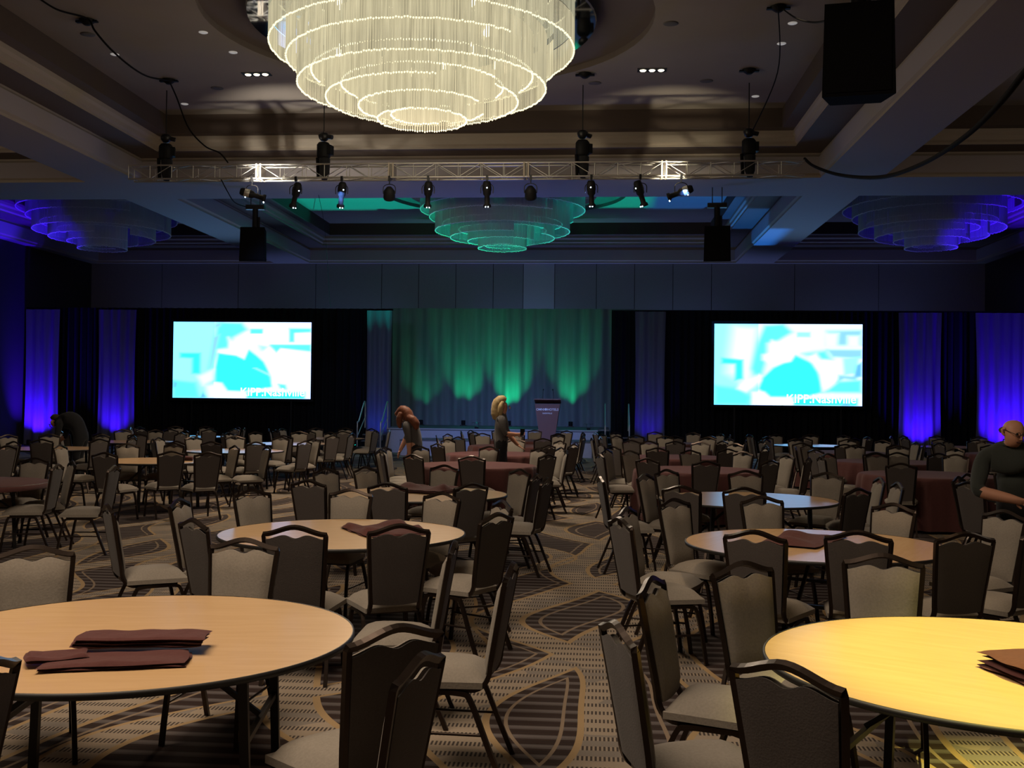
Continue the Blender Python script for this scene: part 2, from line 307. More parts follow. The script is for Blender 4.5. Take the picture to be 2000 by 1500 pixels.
CHAIRS = [
(-2.062,2.997,1.667,'leftmost','n','A1'),
(-0.813,3.307,1.358,'second from left','n','A1'),
(-0.884,3.852,0.783,'rightmost','n','A1'),
(-2.766,5.079,-2.643,'leftmost','f','A1'),
(-1.955,5.497,3.072,'second from left','f','A1'),
(-1.07,5.851,1.616,'third from left','f','A1'),
(-0.691,5.143,1.516,'rightmost','f','A1'),
(-3.271,7.617,-0.954,'leftmost','n','A2'),
(-2.381,6.89,-0.742,'second from left','n','A2'),
(-1.843,6.691,0.03,'third from left','n','A2'),
(-1.348,6.848,0.451,'fourth from left','n','A2'),
(-0.933,7.508,1.046,'rightmost','n','A2'),
(-2.906,7.987,-1.565,'leftmost','f','A2'),
(-2.681,8.745,-2.132,'second from left','f','A2'),
(-2.168,8.833,2.965,'third from left','f','A2'),
(-1.445,8.686,2.6,'fourth from left','f','A2'),
(-0.987,8.183,2.042,'rightmost','f','A2'),
(-2.655,10.311,-0.328,'leftmost','n','A3'),
(-1.888,10.128,-0.201,'second from left','n','A3'),
(-1.371,10.186,0.764,'third from left','n','A3'),
(-0.783,10.895,1.317,'rightmost','n','A3'),
(-2.778,11.619,-2.098,'leftmost','f','A3'),
(-2.408,11.984,-2.09,'second from left','f','A3'),
(-1.934,12.412,2.716,'third from left','f','A3'),
(-1.089,11.947,2.292,'fourth from left','f','A3'),
(-0.923,11.454,1.355,'rightmost','f','A3'),
(-3.094,16.392,-1.837,'leftmost','n','A4'),
(-2.939,15.896,-1.215,'second from left','n','A4'),
(-2.441,15.285,-0.62,'third from left','n','A4'),
(-1.694,15.163,-0.2,'fourth from left','n','A4'),
(-0.953,15.813,0.923,'rightmost','n','A4'),
(-3.174,17.118,-1.894,'leftmost','f','A4'),
(-2.708,17.438,-2.22,'second from left','f','A4'),
(-1.946,17.749,2.679,'third from left','f','A4'),
(-1.16,17.454,2.375,'fourth from left','f','A4'),
(-0.862,17.88,2.052,'fifth from left','f','A4'),
(-0.763,16.933,1.671,'rightmost','f','A4'),
(-3.177,19.817,-1.461,'leftmost','n','A5'),
(-2.652,19.165,-0.756,'second from left','n','A5'),
(-1.095,19.21,0.923,'third from left','n','A5'),
(-0.682,19.589,1.071,'rightmost','n','A5'),
(-2.743,20.954,-2.225,'leftmost','f','A5'),
(-1.692,21.478,3.015,'second from left','f','A5'),
(-0.954,20.838,2.257,'third from left','f','A5'),
(-0.678,20.342,1.906,'rightmost','f','A5'),
(-3.238,23.312,-1.416,'leftmost','n','A6'),
(-2.766,22.77,-0.665,'second from left','n','A6'),
(-1.928,22.428,-0.076,'third from left','n','A6'),
(-1.239,22.566,0.381,'fourth from left','n','A6'),
(-0.58,23.261,1.395,'rightmost','n','A6'),
(-3.166,24.209,-2.011,'leftmost','f','A6'),
(-2.582,24.858,-2.681,'second from left','f','A6'),
(-1.959,24.964,-3.122,'third from left','f','A6'),
(-1.089,24.735,2.427,'fourth from left','f','A6'),
(-0.581,23.954,1.691,'rightmost','f','A6'),
(-3.141,26.841,-1.506,'leftmost','n','A7'),
(-2.807,26.225,-0.747,'second from left','n','A7'),
(-1.915,25.867,-0.08,'third from left','n','A7'),
(-1.107,25.983,0.589,'fourth from left','n','A7'),
(-0.63,26.666,1.343,'rightmost','n','A7'),
(-3.025,27.639,-1.864,'leftmost','f','A7'),
(-2.526,28.32,-2.712,'second from left','f','A7'),
(-1.746,28.322,2.871,'third from left','f','A7'),
(-0.979,28.015,2.501,'fourth from left','f','A7'),
(-0.656,27.329,1.735,'rightmost','f','A7'),
(0.349,3.884,-1.284,'leftmost','n','B1'),
(0.764,3.49,-0.751,'rightmost','n','B1'),
(0.515,4.704,-1.895,'leftmost','f','B1'),
(0.88,5.09,-2.508,'second from left','f','B1'),
(1.414,5.432,2.887,'rightmost','f','B1'),
(0.423,7.345,-1.204,'leftmost','n','B2'),
(1.094,6.892,-0.484,'second from left','n','B2'),
(1.663,6.995,-0.236,'third from left','n','B2'),
(2.181,7.041,0.245,'fourth from left','n','B2'),
(2.638,7.289,0.649,'rightmost','n','B2'),
(0.489,7.861,-1.931,'leftmost','f','B2'),
(0.826,8.521,-2.323,'second from left','f','B2'),
(1.475,8.836,-2.774,'third from left','f','B2'),
(2.112,8.451,2.291,'fourth from left','f','B2'),
(2.775,8.107,2.072,'rightmost','f','B2'),
(0.317,11.201,-1.407,'leftmost','n','B3'),
(0.924,10.327,-0.52,'second from left','n','B3'),
(1.442,10.275,-0.335,'third from left','n','B3'),
(2.22,10.364,0.715,'fourth from left','n','B3'),
(2.718,11.013,1.593,'rightmost','n','B3'),
(0.768,11.543,-2.067,'leftmost','f','B3'),
(0.991,12.269,-2.387,'second from left','f','B3'),
(1.719,12.233,-3.09,'third from left','f','B3'),
(2.435,12.158,2.512,'fourth from left','f','B3'),
(2.717,11.695,1.594,'rightmost','f','B3'),
(0.307,16.067,-1.24,'leftmost','n','B4'),
(0.867,15.181,-0.657,'second from left','n','B4'),
(1.384,14.774,0.243,'third from left','n','B4'),
(2.166,15.121,0.746,'fourth from left','n','B4'),
(2.776,15.865,1.164,'rightmost','n','B4'),
(0.41,17.444,-2.009,'leftmost','f','B4'),
(0.713,17.021,-2.388,'second from left','f','B4'),
(1.632,17.393,-2.679,'third from left','f','B4'),
(2.144,17.257,2.382,'fourth from left','f','B4'),
(2.642,16.568,1.98,'rightmost','f','B4'),
(0.485,18.989,-0.841,'leftmost','n','B5'),
(1.081,18.703,-0.217,'second from left','n','B5'),
(2.091,18.635,0.385,'third from left','n','B5'),
(2.672,19.183,1.067,'rightmost','n','B5'),
(0.343,20.218,-1.274,'leftmost','f','B5'),
(1.108,21.241,-2.837,'second from left','f','B5'),
(1.925,21.22,2.715,'third from left','f','B5'),
(2.467,20.736,2.419,'fourth from left','f','B5'),
(2.817,20.042,1.728,'rightmost','f','B5'),
(0.161,22.935,-1.428,'leftmost','n','B6'),
(0.803,22.119,-0.412,'second from left','n','B6'),
(1.567,21.913,-0.047,'third from left','n','B6'),
(2.329,22.313,0.824,'fourth from left','n','B6'),
(2.819,22.817,1.367,'rightmost','n','B6'),
(0.334,23.693,-1.761,'leftmost','f','B6'),
(0.642,24.361,-2.325,'second from left','f','B6'),
(1.55,24.559,3.145,'third from left','f','B6'),
(2.356,24.413,2.539,'fourth from left','f','B6'),
(2.648,23.764,2.082,'rightmost','f','B6'),
(0.36,26.086,-1.055,'leftmost','n','B7'),
(0.998,25.438,-0.363,'second from left','n','B7'),
(1.789,25.289,-0.009,'third from left','n','B7'),
(2.454,25.571,0.689,'fourth from left','n','B7'),
(2.933,26.466,1.355,'rightmost','n','B7'),
(0.216,26.835,-1.869,'leftmost','f','B7'),
(0.653,27.47,-2.399,'second from left','f','B7'),
(1.503,27.924,-3.106,'third from left','f','B7'),
(2.343,27.764,2.678,'fourth from left','f','B7'),
(2.839,27.18,2.016,'rightmost','f','B7'),
(4.157,11.87,-2.212,'leftmost','n','C3'),
(4.034,11.364,-1.128,'rightmost','n','C3'),
(4.392,12.334,-2.331,'leftmost','f','C3'),
(4.979,13.063,-3.089,'rightmost','f','C3'),
(4.105,14.888,-0.279,'leftmost','n','C4'),
(5.684,14.927,0.648,'second from left','n','C4'),
(5.973,15.616,1.442,'rightmost','n','C4'),
(3.586,16.193,-1.471,'leftmost','f','C4'),
(3.793,16.914,-2.396,'second from left','f','C4'),
(4.502,17.229,-2.922,'third from left','f','C4'),
(4.933,17.594,-2.901,'fourth from left','f','C4'),
(5.512,17.206,2.629,'fifth from left','f','C4'),
(6.007,16.476,1.955,'rightmost','f','C4'),
(3.965,18.817,-1.025,'leftmost','n','C5'),
(4.571,18.032,-0.297,'second from left','n','C5'),
(5.418,18.082,0.282,'third from left','n','C5'),
(6.058,18.372,0.941,'fourth from left','n','C5'),
(6.498,19.169,1.355,'rightmost','n','C5'),
(3.819,19.445,-1.747,'leftmost','f','C5'),
(4.112,20.29,-2.459,'second from left','f','C5'),
(4.904,20.627,-3.125,'third from left','f','C5'),
(5.584,20.503,2.784,'fourth from left','f','C5'),
(6.276,19.966,2.165,'rightmost','f','C5'),
(3.696,22.752,-1.38,'leftmost','n','C6'),
(4.205,21.878,-0.634,'second from left','n','C6'),
(4.81,21.494,-0.092,'third from left','n','C6'),
(5.674,21.65,0.377,'fourth from left','n','C6'),
(6.247,22.101,1.182,'rightmost','n','C6'),
(3.883,23.365,-2.116,'leftmost','f','C6'),
(4.503,24.001,-2.724,'second from left','f','C6'),
(5.461,24.011,2.865,'third from left','f','C6'),
(5.995,23.717,2.34,'fourth from left','f','C6'),
(6.38,23.038,1.723,'rightmost','f','C6'),
(4.001,26.157,-1.57,'leftmost','n','C7'),
(4.208,25.594,-1.022,'second from left','n','C7'),
(4.767,25.086,-0.335,'third from left','n','C7'),
(5.689,25.247,0.584,'fourth from left','n','C7'),
(6.106,25.771,0.956,'rightmost','n','C7'),
(3.997,26.894,-2.141,'leftmost','f','C7'),
(4.648,27.436,-2.705,'second from left','f','C7'),
(5.365,27.402,3.049,'third from left','f','C7'),
(5.928,27.196,2.283,'fourth from left','f','C7'),
(6.216,26.392,1.79,'rightmost','f','C7'),
(-6.413,11.714,1.747,'leftmost','n','D3'),
(-5.695,11.613,1.681,'rightmost','n','D3'),
(-7.004,12.532,3.048,'leftmost','f','D3'),
(-6.51,12.225,2.233,'rightmost','f','D3'),
(-8.201,16.327,-1.624,'leftmost','n','D4'),
(-6.775,14.628,-0.114,'second from left','n','D4'),
(-6.301,15.193,0.72,'third from left','n','D4'),
(-5.707,15.077,0.687,'rightmost','n','D4'),
(-7.584,16.921,-2.507,'leftmost','f','D4'),
(-7.15,17.207,2.918,'second from left','f','D4'),
(-6.087,16.798,2.308,'third from left','f','D4'),
(-5.567,16.812,2.165,'rightmost','f','D4'),
(-7.908,19.253,-0.962,'leftmost','n','D5'),
(-7.348,18.712,-0.302,'second from left','n','D5'),
(-6.778,18.732,-0.093,'third from left','n','D5'),
(-6.258,18.744,0.873,'fourth from left','n','D5'),
(-5.61,19.403,1.138,'rightmost','n','D5'),
(-8.104,19.895,-1.693,'leftmost','f','D5'),
(-7.788,20.558,-2.217,'second from left','f','D5'),
(-7.222,20.984,-2.715,'third from left','f','D5'),
(-6.435,20.863,2.877,'fourth from left','f','D5'),
(-5.671,20.267,2.554,'rightmost','f','D5'),
(-7.801,22.653,-0.958,'leftmost','n','D6'),
(-7.399,22.246,-0.666,'second from left','n','D6'),
(-6.587,22.215,0.149,'third from left','n','D6'),
(-5.851,22.542,0.998,'fourth from left','n','D6'),
(-5.663,23.125,1.452,'rightmost','n','D6'),
(-7.97,23.367,-1.788,'leftmost','f','D6'),
(-7.636,24.017,-2.127,'second from left','f','D6'),
(-6.947,24.512,-2.89,'third from left','f','D6'),
(-6.349,24.331,2.633,'fourth from left','f','D6'),
(-5.803,23.912,2.136,'rightmost','f','D6'),
(-7.97,26.466,-1.264,'leftmost','n','D7'),
(-7.622,25.837,-0.839,'second from left','n','D7'),
(-6.906,25.62,-0.174,'third from left','n','D7'),
(-6.215,25.602,0.372,'fourth from left','n','D7'),
(-5.778,26.306,1.358,'rightmost','n','D7'),
(-7.866,27.073,-1.826,'leftmost','f','D7'),
(-7.29,27.666,-2.548,'second from left','f','D7'),
(-6.742,27.905,3.073,'third from left','f','D7'),
(-6.102,27.593,2.539,'fourth from left','f','D7'),
(-5.569,26.947,1.85,'rightmost','f','D7'),
(-9.378,15.972,1.25,'only one','n','E4'),
(-9.968,17.122,2.679,'only one','f','E4'),
(-11.565,19.642,-1.506,'leftmost','n','E5'),
(-10.742,18.531,-0.386,'second from left','n','E5'),
(-10.001,18.69,0.32,'third from left','n','E5'),
(-9.325,19.049,1.061,'rightmost','n','E5'),
(-11.389,20.18,-2.119,'leftmost','f','E5'),
(-10.98,20.758,-2.586,'second from left','f','E5'),
(-10.192,20.939,2.834,'third from left','f','E5'),
(-9.147,19.814,1.556,'fourth from left','f','E5'),
(-9.436,20.499,2.407,'rightmost','f','E5'),
(-11.575,22.913,-1.365,'leftmost','n','E6'),
(-11.168,22.347,-0.744,'second from left','n','E6'),
(-10.374,21.984,-0.126,'third from left','n','E6'),
(-9.838,22.232,0.443,'fourth from left','n','E6'),
(-9.349,22.828,1.27,'rightmost','n','E6'),
(-11.526,23.517,-1.992,'leftmost','f','E6'),
(-11.024,24.258,-2.534,'second from left','f','E6'),
(-10.453,24.317,-3.246,'third from left','f','E6'),
(-9.782,24.127,2.505,'fourth from left','f','E6'),
(-9.289,23.48,1.884,'rightmost','f','E6'),
(-11.488,26.285,-1.27,'leftmost','n','E7'),
(-10.98,25.588,-0.368,'second from left','n','E7'),
(-10.353,25.488,0.079,'third from left','n','E7'),
(-9.65,25.679,0.755,'fourth from left','n','E7'),
(-9.317,26.189,1.304,'rightmost','n','E7'),
(-11.581,26.871,-1.823,'leftmost','f','E7'),
(-11.074,27.475,-2.636,'second from left','f','E7'),
(-10.468,27.709,-3.13,'third from left','f','E7'),
(-9.718,27.536,2.452,'fourth from left','f','E7'),
(-9.357,26.907,1.756,'rightmost','f','E7'),
(7.372,19.667,-1.603,'leftmost','f','G5'),
(7.634,20.302,-2.196,'rightmost','f','G5'),
(7.294,22.773,-1.285,'leftmost','n','G6'),
(7.879,21.987,-0.64,'second from left','n','G6'),
(8.434,21.704,0.004,'rightmost','n','G6'),
(7.374,23.374,-1.894,'leftmost','f','G6'),
(7.907,24.164,-2.457,'second from left','f','G6'),
(8.583,24.268,-3.137,'rightmost','f','G6'),
(7.557,26.136,-1.362,'leftmost','n','G7'),
(8.007,25.528,-0.599,'second from left','n','G7'),
(8.592,25.314,-0.129,'third from left','n','G7'),
(9.293,25.655,0.833,'fourth from left','n','G7'),
(9.689,26.252,1.481,'rightmost','n','G7'),
(7.44,26.824,-1.982,'leftmost','f','G7'),
(7.839,27.419,-2.446,'second from left','f','G7'),
(8.578,27.596,-3.077,'third from left','f','G7'),
(9.316,27.377,2.463,'fourth from left','f','G7'),
(9.748,27.018,1.838,'rightmost','f','G7'),
]
# ------------------------------------------------------------------ room shell
XL, XR, YB, YF = -20.8, 14.8, -4.8, 42.4
ZS, ZC_ = 7.2, 8.6
o = struct(MB().add([(XL, YB, 0), (XR, YB, 0), (XR, YF, 0), (XL, YF, 0)], [(0, 1, 2, 3)]).build('floor', M['carpet']))
xs = [XL, -20.4, -13.05, -11.6, 5.3, 6.75, 14.4, XR]; ys = [YB, -4.5, 9.7, 12.0, 26.2, 28.5, 42.1, YF]
b = MB()
HOLX = (1, 3, 5); HOLY = (1, 3, 5)
for i in range(7):
    for j in range(7):
        if i in HOLX and j in HOLY: continue
        b.add([(xs[i], ys[j], ZS), (xs[i], ys[j+1], ZS), (xs[i+1], ys[j+1], ZS), (xs[i+1], ys[j], ZS)], [(0, 1, 2, 3)], 1)
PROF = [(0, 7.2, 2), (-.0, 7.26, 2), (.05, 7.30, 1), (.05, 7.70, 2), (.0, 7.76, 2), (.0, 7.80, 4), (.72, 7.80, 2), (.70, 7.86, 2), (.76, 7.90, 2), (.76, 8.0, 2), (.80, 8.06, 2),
        (.80, 8.15, 4), (1.1, 8.15, 3), (1.1, 8.6, 0)]  # ledge undersides get the dark recess colour, their shade put into paint
for i in HOLX:
    for j in HOLY:
        x0, x1, y0, y1 = xs[i], xs[i+1], ys[j], ys[j+1]
        def rect(ins, z): return [(x0+ins, y0+ins, z), (x1-ins, y0+ins, z), (x1-ins, y1-ins, z), (x0+ins, y1-ins, z)]
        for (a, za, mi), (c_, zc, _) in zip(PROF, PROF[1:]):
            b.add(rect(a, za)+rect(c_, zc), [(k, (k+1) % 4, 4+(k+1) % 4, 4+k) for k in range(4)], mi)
        # flat panel with a round hole for the ring recess
        cx, cy = (x0+x1)/2, (y0+y1)/2
        if (i, j) == (3, 3): cx, cy = -3.1, 19.0
        rr = 4.05 if i == 3 else 2.9
        q = rect(1.1, 8.6); hx0, hy0 = q[0][0], q[0][1]; hx1, hy1 = q[2][0], q[2][1]
        n = 64; inn = []; outr = []
        for k in range(n):
            a = k*math.tau/n; ca, sa = math.cos(a), math.sin(a); inn.append((cx+rr*ca, cy+rr*sa, 8.6))
            t = min((hx1-cx)/ca if ca > 1e-6 else 1e9, (hx0-cx)/ca if ca < -1e-6 else 1e9, (hy1-cy)/sa if sa > 1e-6 else 1e9, (hy0-cy)/sa if sa < -1e-6 else 1e9)
            outr.append((cx+t*ca, cy+t*sa, 8.6))
        for qx, qy, _ in q:   # snap nearest outer vertex to each corner
            k = min(range(n), key=lambda k_: (outr[k_][0]-qx)**2+(outr[k_][1]-qy)**2); outr[k] = (qx, qy, 8.6)
        b.add(inn+outr, [(k, (k+1) % n, n+(k+1) % n, n+k) for k in range(n)], 0)
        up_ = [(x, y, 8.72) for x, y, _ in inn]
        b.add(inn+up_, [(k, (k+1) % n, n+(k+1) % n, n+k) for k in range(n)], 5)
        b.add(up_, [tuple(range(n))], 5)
struct(b.build('ceiling', [M['ceil'], M['soffit'], M['crown'], M['riser'], M['recess'], M['recess']]))
def quad(name, pts, m): return struct(MB().add(pts, [(0, 1, 2, 3)]).build(name, m))
quad('wall_left', [(XL, YB, 0), (XL, YF, 0), (XL, YF, 8.9), (XL, YB, 8.9)], M['walld'])
quad('wall_right', [(XR, YF, 0), (XR, YB, 0), (XR, YB, 8.9), (XR, YF, 8.9)], M['walld'])
quad('wall_front', [(XR, YB, 0), (XL, YB, 0), (XL, YB, 8.9), (XR, YB, 8.9)], M['walld'])
b = MB(); x = XL
joints = [-20.8, -17.8, -14.6, -11.4, -8.7, -7.2, -5.7, -4.2, -3.0, -1.75, -.1, 1.4, 2.9, 4.4, 7.6, 10.8, 14.8]
for i, (a, c_) in enumerate(zip(joints, joints[1:])):
    b.box(a+.012, c_-.012, YF-.03, YF, 0, 8.9, 1 if abs(a+3.0) < .01 else 0)
b.box(XL, XR, YF, YF+.05, 0, 8.9, 2)
struct(b.build('wall_back', [M['wallp'], M['wallpale'], M['walld']]))
# ------------------------------------------------------------------ drapes
def drape(name, x0, x1, y, z0, z1, mt, label, group=None, amp=.07, per=.24, seed=1, seg=None, gather=0):
    rnd = random.Random(seed); ph = [rnd.uniform(0, 6.28) for _ in range(4)]
    n = max(8, int((x1-x0)/per*7)); nz = 6
    def f(u, v):
        xx = x0+(x1-x0)*u
        a = amp*(.55+.45*(1-v)); yy = math.sin(xx/per*6.283+ph[0]+.9*math.sin(xx*1.3+ph[1]))*a+math.sin(xx/per*2.9+ph[2])*a*.6
        cx = (x0+x1)/2
        return Vector((xx+(xx-cx)*gather*(math.sin(v*math.pi)*-.06), y+yy, z0+(z1-z0)*v))
    b = MB(); b.grid(f, n, nz, 0, True, True)
    b.grid(lambda u, v: f(u, v)+Vector((0, .012, 0)), n, nz, 0, True)
    o = b.build(name, mt)
    return tag(o, label, 'curtain', group)
drape('black_drape', -20.7, -7.25, 37.25, .01, 4.95, M['velour'], 'black floor-length drape behind the left projection screen, running to the left wall', amp=.08, seed=3)
drape('black_drape', .45, 14.7, 37.25, .01, 4.90, M['velour'], 'black floor-length drape behind the right projection screen, running to the right wall', amp=.08, seed=4)
drape('stage_backdrop', -8.1, 1.4, 40.5, .01, 5.25, M['greydrape'], 'grey satin stage backdrop washed with green light behind the lectern', amp=.09, per=.5, seed=5)
for i, (a, c_, lb) in enumerate(((-20.55, -19.3, 'tall pale drape panel lit violet-blue, furthest left in the room'), (-17.85, -16.45, 'pale drape panel with a narrow violet glow left of the left screen'),
                  (-8.1, -7.2, 'pale drape panel dimly lit blue between left screen and stage'), (1.25, 2.3, 'pale drape panel faintly lit violet between stage and right screen'),
                  (10.1, 11.5, 'pale drape panel lit violet just right of the right screen'), (12.6, 14.5, 'wide pale drape panel lit violet in the right corner'))):
    drape('accent_drape', a, c_, 36.98, .01, 4.86, M['paneldrape'], lb, 'lit accent drapes', amp=.055, per=.33, seed=20+i, gather=1)
# drape pipes
for x0, x1, lb in ((-20.7, -7.25, 'thin pipe carrying the left black drape'), (.45, 14.7, 'thin pipe carrying the right black drape')):
    b = MB().tube([(x0, 37.4, 4.93), (x1, 37.4, 4.93)], .025); p = tag(b.build('drape_pipe', M['blackm']), lb, 'pipe')
    n = 5
    for k in range(n):
        xx = x0+(x1-x0)*(k+.5)/n; MB().tube([(xx, 37.45, 0), (xx, 37.45, 4.93)], .025).build('upright', M['blackm'], p)
# uplight fixtures
protoU = None
ULAB = ['slim uplight at the foot of the drape furthest left', 'slim uplight at the foot of the narrow violet drape', 'slim uplight left of the stage steps', 'slim uplight between stage and right screen',
        'slim uplight just right of the right screen', 'slim uplight in the right corner by the wide violet drape', 'uplight on stage at the far left of the backdrop', 'uplight on stage left of centre',
        'uplight on stage behind the blonde woman', 'uplight on stage just right of the lectern']
for (x, y, z), lb in zip(UPLIGHTS, ULAB):
    if protoU is None:
        t = protoU = thing('uplight_fixture', lb, 'stage light', (x, y, z), 0, 'floor uplights')
        MB().lathe([(0, .03), (.07, .03), (.08, .05), (.08, .18), (.075, .20), (.06, .2)], 16).build('housing', M['black'], t)
        MB().lathe([(0, .195), (.06, .195)], 16).build('lens', M['chip'], t)
        MB().box(-.12, .12, -.09, .09, 0, .03).build('base_plate', M['blackm'], t)
    else: dup(protoU, (x, y, z), 0, lb)
for i, (x, z, c, p) in enumerate(SHUT):
    t = thing('added_shutter_light', ('small added shuttered uplight on the floor left of the stage steps', 'small added shuttered uplight on the stage between the two standing people', 'small added shuttered uplight on the stage right of the lectern', 'small added shuttered uplight on the floor in front of the right screen')[i], 'stage light', (x, 35.75, z), 0, 'added shuttered uplights')  # fixtures added to shape the light patch on the coffer
    MB().box(-.06, .06, -.06, .06, 0, .07).build('housing', M['black'], t)
    h = .0279; zz = .20; b = MB()
    b.box(-.16, -h, -.16, .16, zz, zz+.003).box(h, .16, -.16, .16, zz, zz+.003).box(-h, h, -.16, -h, zz, zz+.003).box(-h, h, h, .16, zz, zz+.003).build('shutter_plate', M['black'], t)
    MB().box(-.065, -.055, -.005, .005, .05, zz).box(.055, .065, -.005, .005, .05, zz).build('shutter_bracket', M['blackm'], t)
# ------------------------------------------------------------------ stage
st_ = thing('stage', 'low blue-lit stage platform with a lower front tier in front of the backdrop', 'stage')
b = MB().box(-7.2, .4, 36.9, 40.2, .74, .80); b.box(-6.95, .0, 35.0, 36.9, .74, .80); b.build('deck', M['stage'], st_)
MB().box(-6.95, 0, 35.0, 35.02, 0, .74).box(-6.95, -6.93, 35.0, 37.0, 0, .74).box(-.02, 0, 35.0, 37.0, 0, .74).build('skirt', M['skirt'], st_)
MB().box(-6.2, -.15, 33.3, 35.0, .45, .50).build('lower_deck', M['stage'], st_)
MB().box(-6.2, -.15, 33.3, 33.32, 0, .45).box(-6.2, -6.18, 33.3, 35, 0, .45).box(-.17, -.15, 33.3, 35, 0, .45).build('lower_skirt', M['skirt'], st_)
MB().box(-6.96, .01, 34.985, 35.0, .775, .81).build('edge_trim', M['wallpale'], st_)
def steps(x, y, lb):
    t = thing('stage_steps', lb, 'stairs', (x, y, 0), 0, 'stage steps')
    W2 = .36
    for k in range(3):
        MB().box(-W2, W2, k*.3-.9, k*.3-.6, (k+1)*.2-.03, (k+1)*.2).build('tread', M['stage'], t)
    MB().box(-W2, -W2+.03, -.9, 0, 0, .2).box(-W2, -W2+.03, -.6, 0, .2, .4).box(-W2, -W2+.03, -.3, 0, .4, .57).box(W2-.03, W2, -.9, 0, 0, .2).box(W2-.03, W2, -.6, 0, .2, .4).box(W2-.03, W2, -.3, 0, .4, .57).build('side_panel', M['black'], t)
    for sx in (-W2-.02, W2+.02):
        pth = smooth([(sx, -.95, .05), (sx, -.95, .9), (sx, -.86, 1.02), (sx, -.7, 1.06), (sx, .0, 1.62), (sx, .12, 1.66), (sx, .2, 1.58), (sx, .2, .8)], 5)
        MB().tube(pth, .021, 8).build('handrail', M['alu'], t)
        MB().tube([(sx, -.93, .55), (sx, .2, 1.15)], .014, 6).build('mid_rail', M['alu'], t)
    return t
steps(-7.35, 35.0, 'stage steps with curved handrails at the left end of the stage')
steps(.62, 35.0, 'stage steps with curved handrails at the right end of the stage')
# lectern
t = thing('lectern', 'tapered mahogany lectern with white hotel lettering standing at the front of the stage', 'lectern', (-1.60, 34.3, .5), 0)
def tap(z, w0, w1, d0, d1, h): f = z/h; return w0+(w1-w0)*f, d0+(d1-d0)*f
b = MB(); h = 1.16; vs = []
for z in (0, h):
    w_, d_ = tap(z, .23, .40, .20, .27, h); vs += [(-w_, -d_, z), (w_, -d_, z), (w_, d_, z), (-w_, d_, z)]
b.add(vs, [(0, 1, 5, 4), (1, 2, 6, 5), (2, 3, 7, 6), (3, 0, 4, 7), (4, 5, 6, 7)]); b.build('body', M['lecternw'], t)
MB().box(-.30, .30, -.26, .26, 0, .05).build('plinth', M['lecternw'], t)
b = MB().box(-.42, .42, -.29, .29, 0, .035); b.xf(lambda p: Vector((p.x, p.y, p.z+1.17+.12*(-p.y+.29)/.58*1.0))); b.build('reading_top', M['lecternw'], t)
def text(s, size, loc, rot, m_, parent, name='lettering', ext=.002, bold=0):
    c = bpy.data.curves.new(name, 'FONT'); c.body = s; c.size = size; c.align_x = 'CENTER'; c.align_y = 'CENTER'; c.extrude = ext; c.offset = bold
    o = bpy.data.objects.new('tmp', c); COL.objects.link(o)
    me = bpy.data.meshes.new_from_object(o.evaluated_get(bpy.context.evaluated_depsgraph_get())); bpy.data.objects.remove(o)
    me.materials.clear(); me.materials.append(m_)
    q = bpy.data.objects.new(name, me); COL.objects.link(q); q.parent = parent; q.location = loc; q.rotation_euler = rot; return q
text('OMNI\u25cfHOTELS', .100, (0, -.268, .98), (R(90-3.5), 0, 0), M['white'], t, bold=.002)
text('NASHVILLE', .062, (0, -.262, .86), (R(90-3.5), 0, 0), M['white'], t, bold=.001)
for sx in (-.16, .18): MB().tube(smooth([(sx, .05, 1.2), (sx, .02, 1.45), (sx*.9, -.06, 1.6)], 5), .006, 6).tube([(sx*.9, -.06, 1.6), (sx*.88, -.09, 1.63)], .016, 8).build('gooseneck_microphone', M['black'], t)
# ------------------------------------------------------------------ projection screens
def sdist(px, py, poly):
    """soft inside test for a blurred polygon (px)"""
    ins = False; dm = 1e9; n = len(poly)
    for i in range(n):
        x1, y1 = poly[i]; x2, y2 = poly[(i+1) % n]
        if (y1 > py) != (y2 > py) and px < (x2-x1)*(py-y1)/(y2-y1)+x1: ins = not ins
        dx, dy = x2-x1, y2-y1; t_ = max(0, min(1, ((px-x1)*dx+(py-y1)*dy)/(dx*dx+dy*dy+1e-9)))
        dm = min(dm, math.hypot(px-x1-t_*dx, py-y1-t_*dy))
    return dm if ins else -dm
def paint(x, y, shapes, base):
    c = list(base)
    for col, blur, poly in shapes:
        a = max(0, min(1, .5+sdist(x, y, poly)/(2*blur)))
        a = a*a*(3-2*a)
        if a > 0: c = [c[k]*(1-a)+col[k]*a for k in range(3)]
    return c
W_, C1, C2, C3, CB, CV = (1, 1, 1), (.035, 1, 1), (.11, 1, 1), (.32, 1, 1), (.12, .42, .95), (.25, .55, .95)
PAL = (.80, 1, .98)
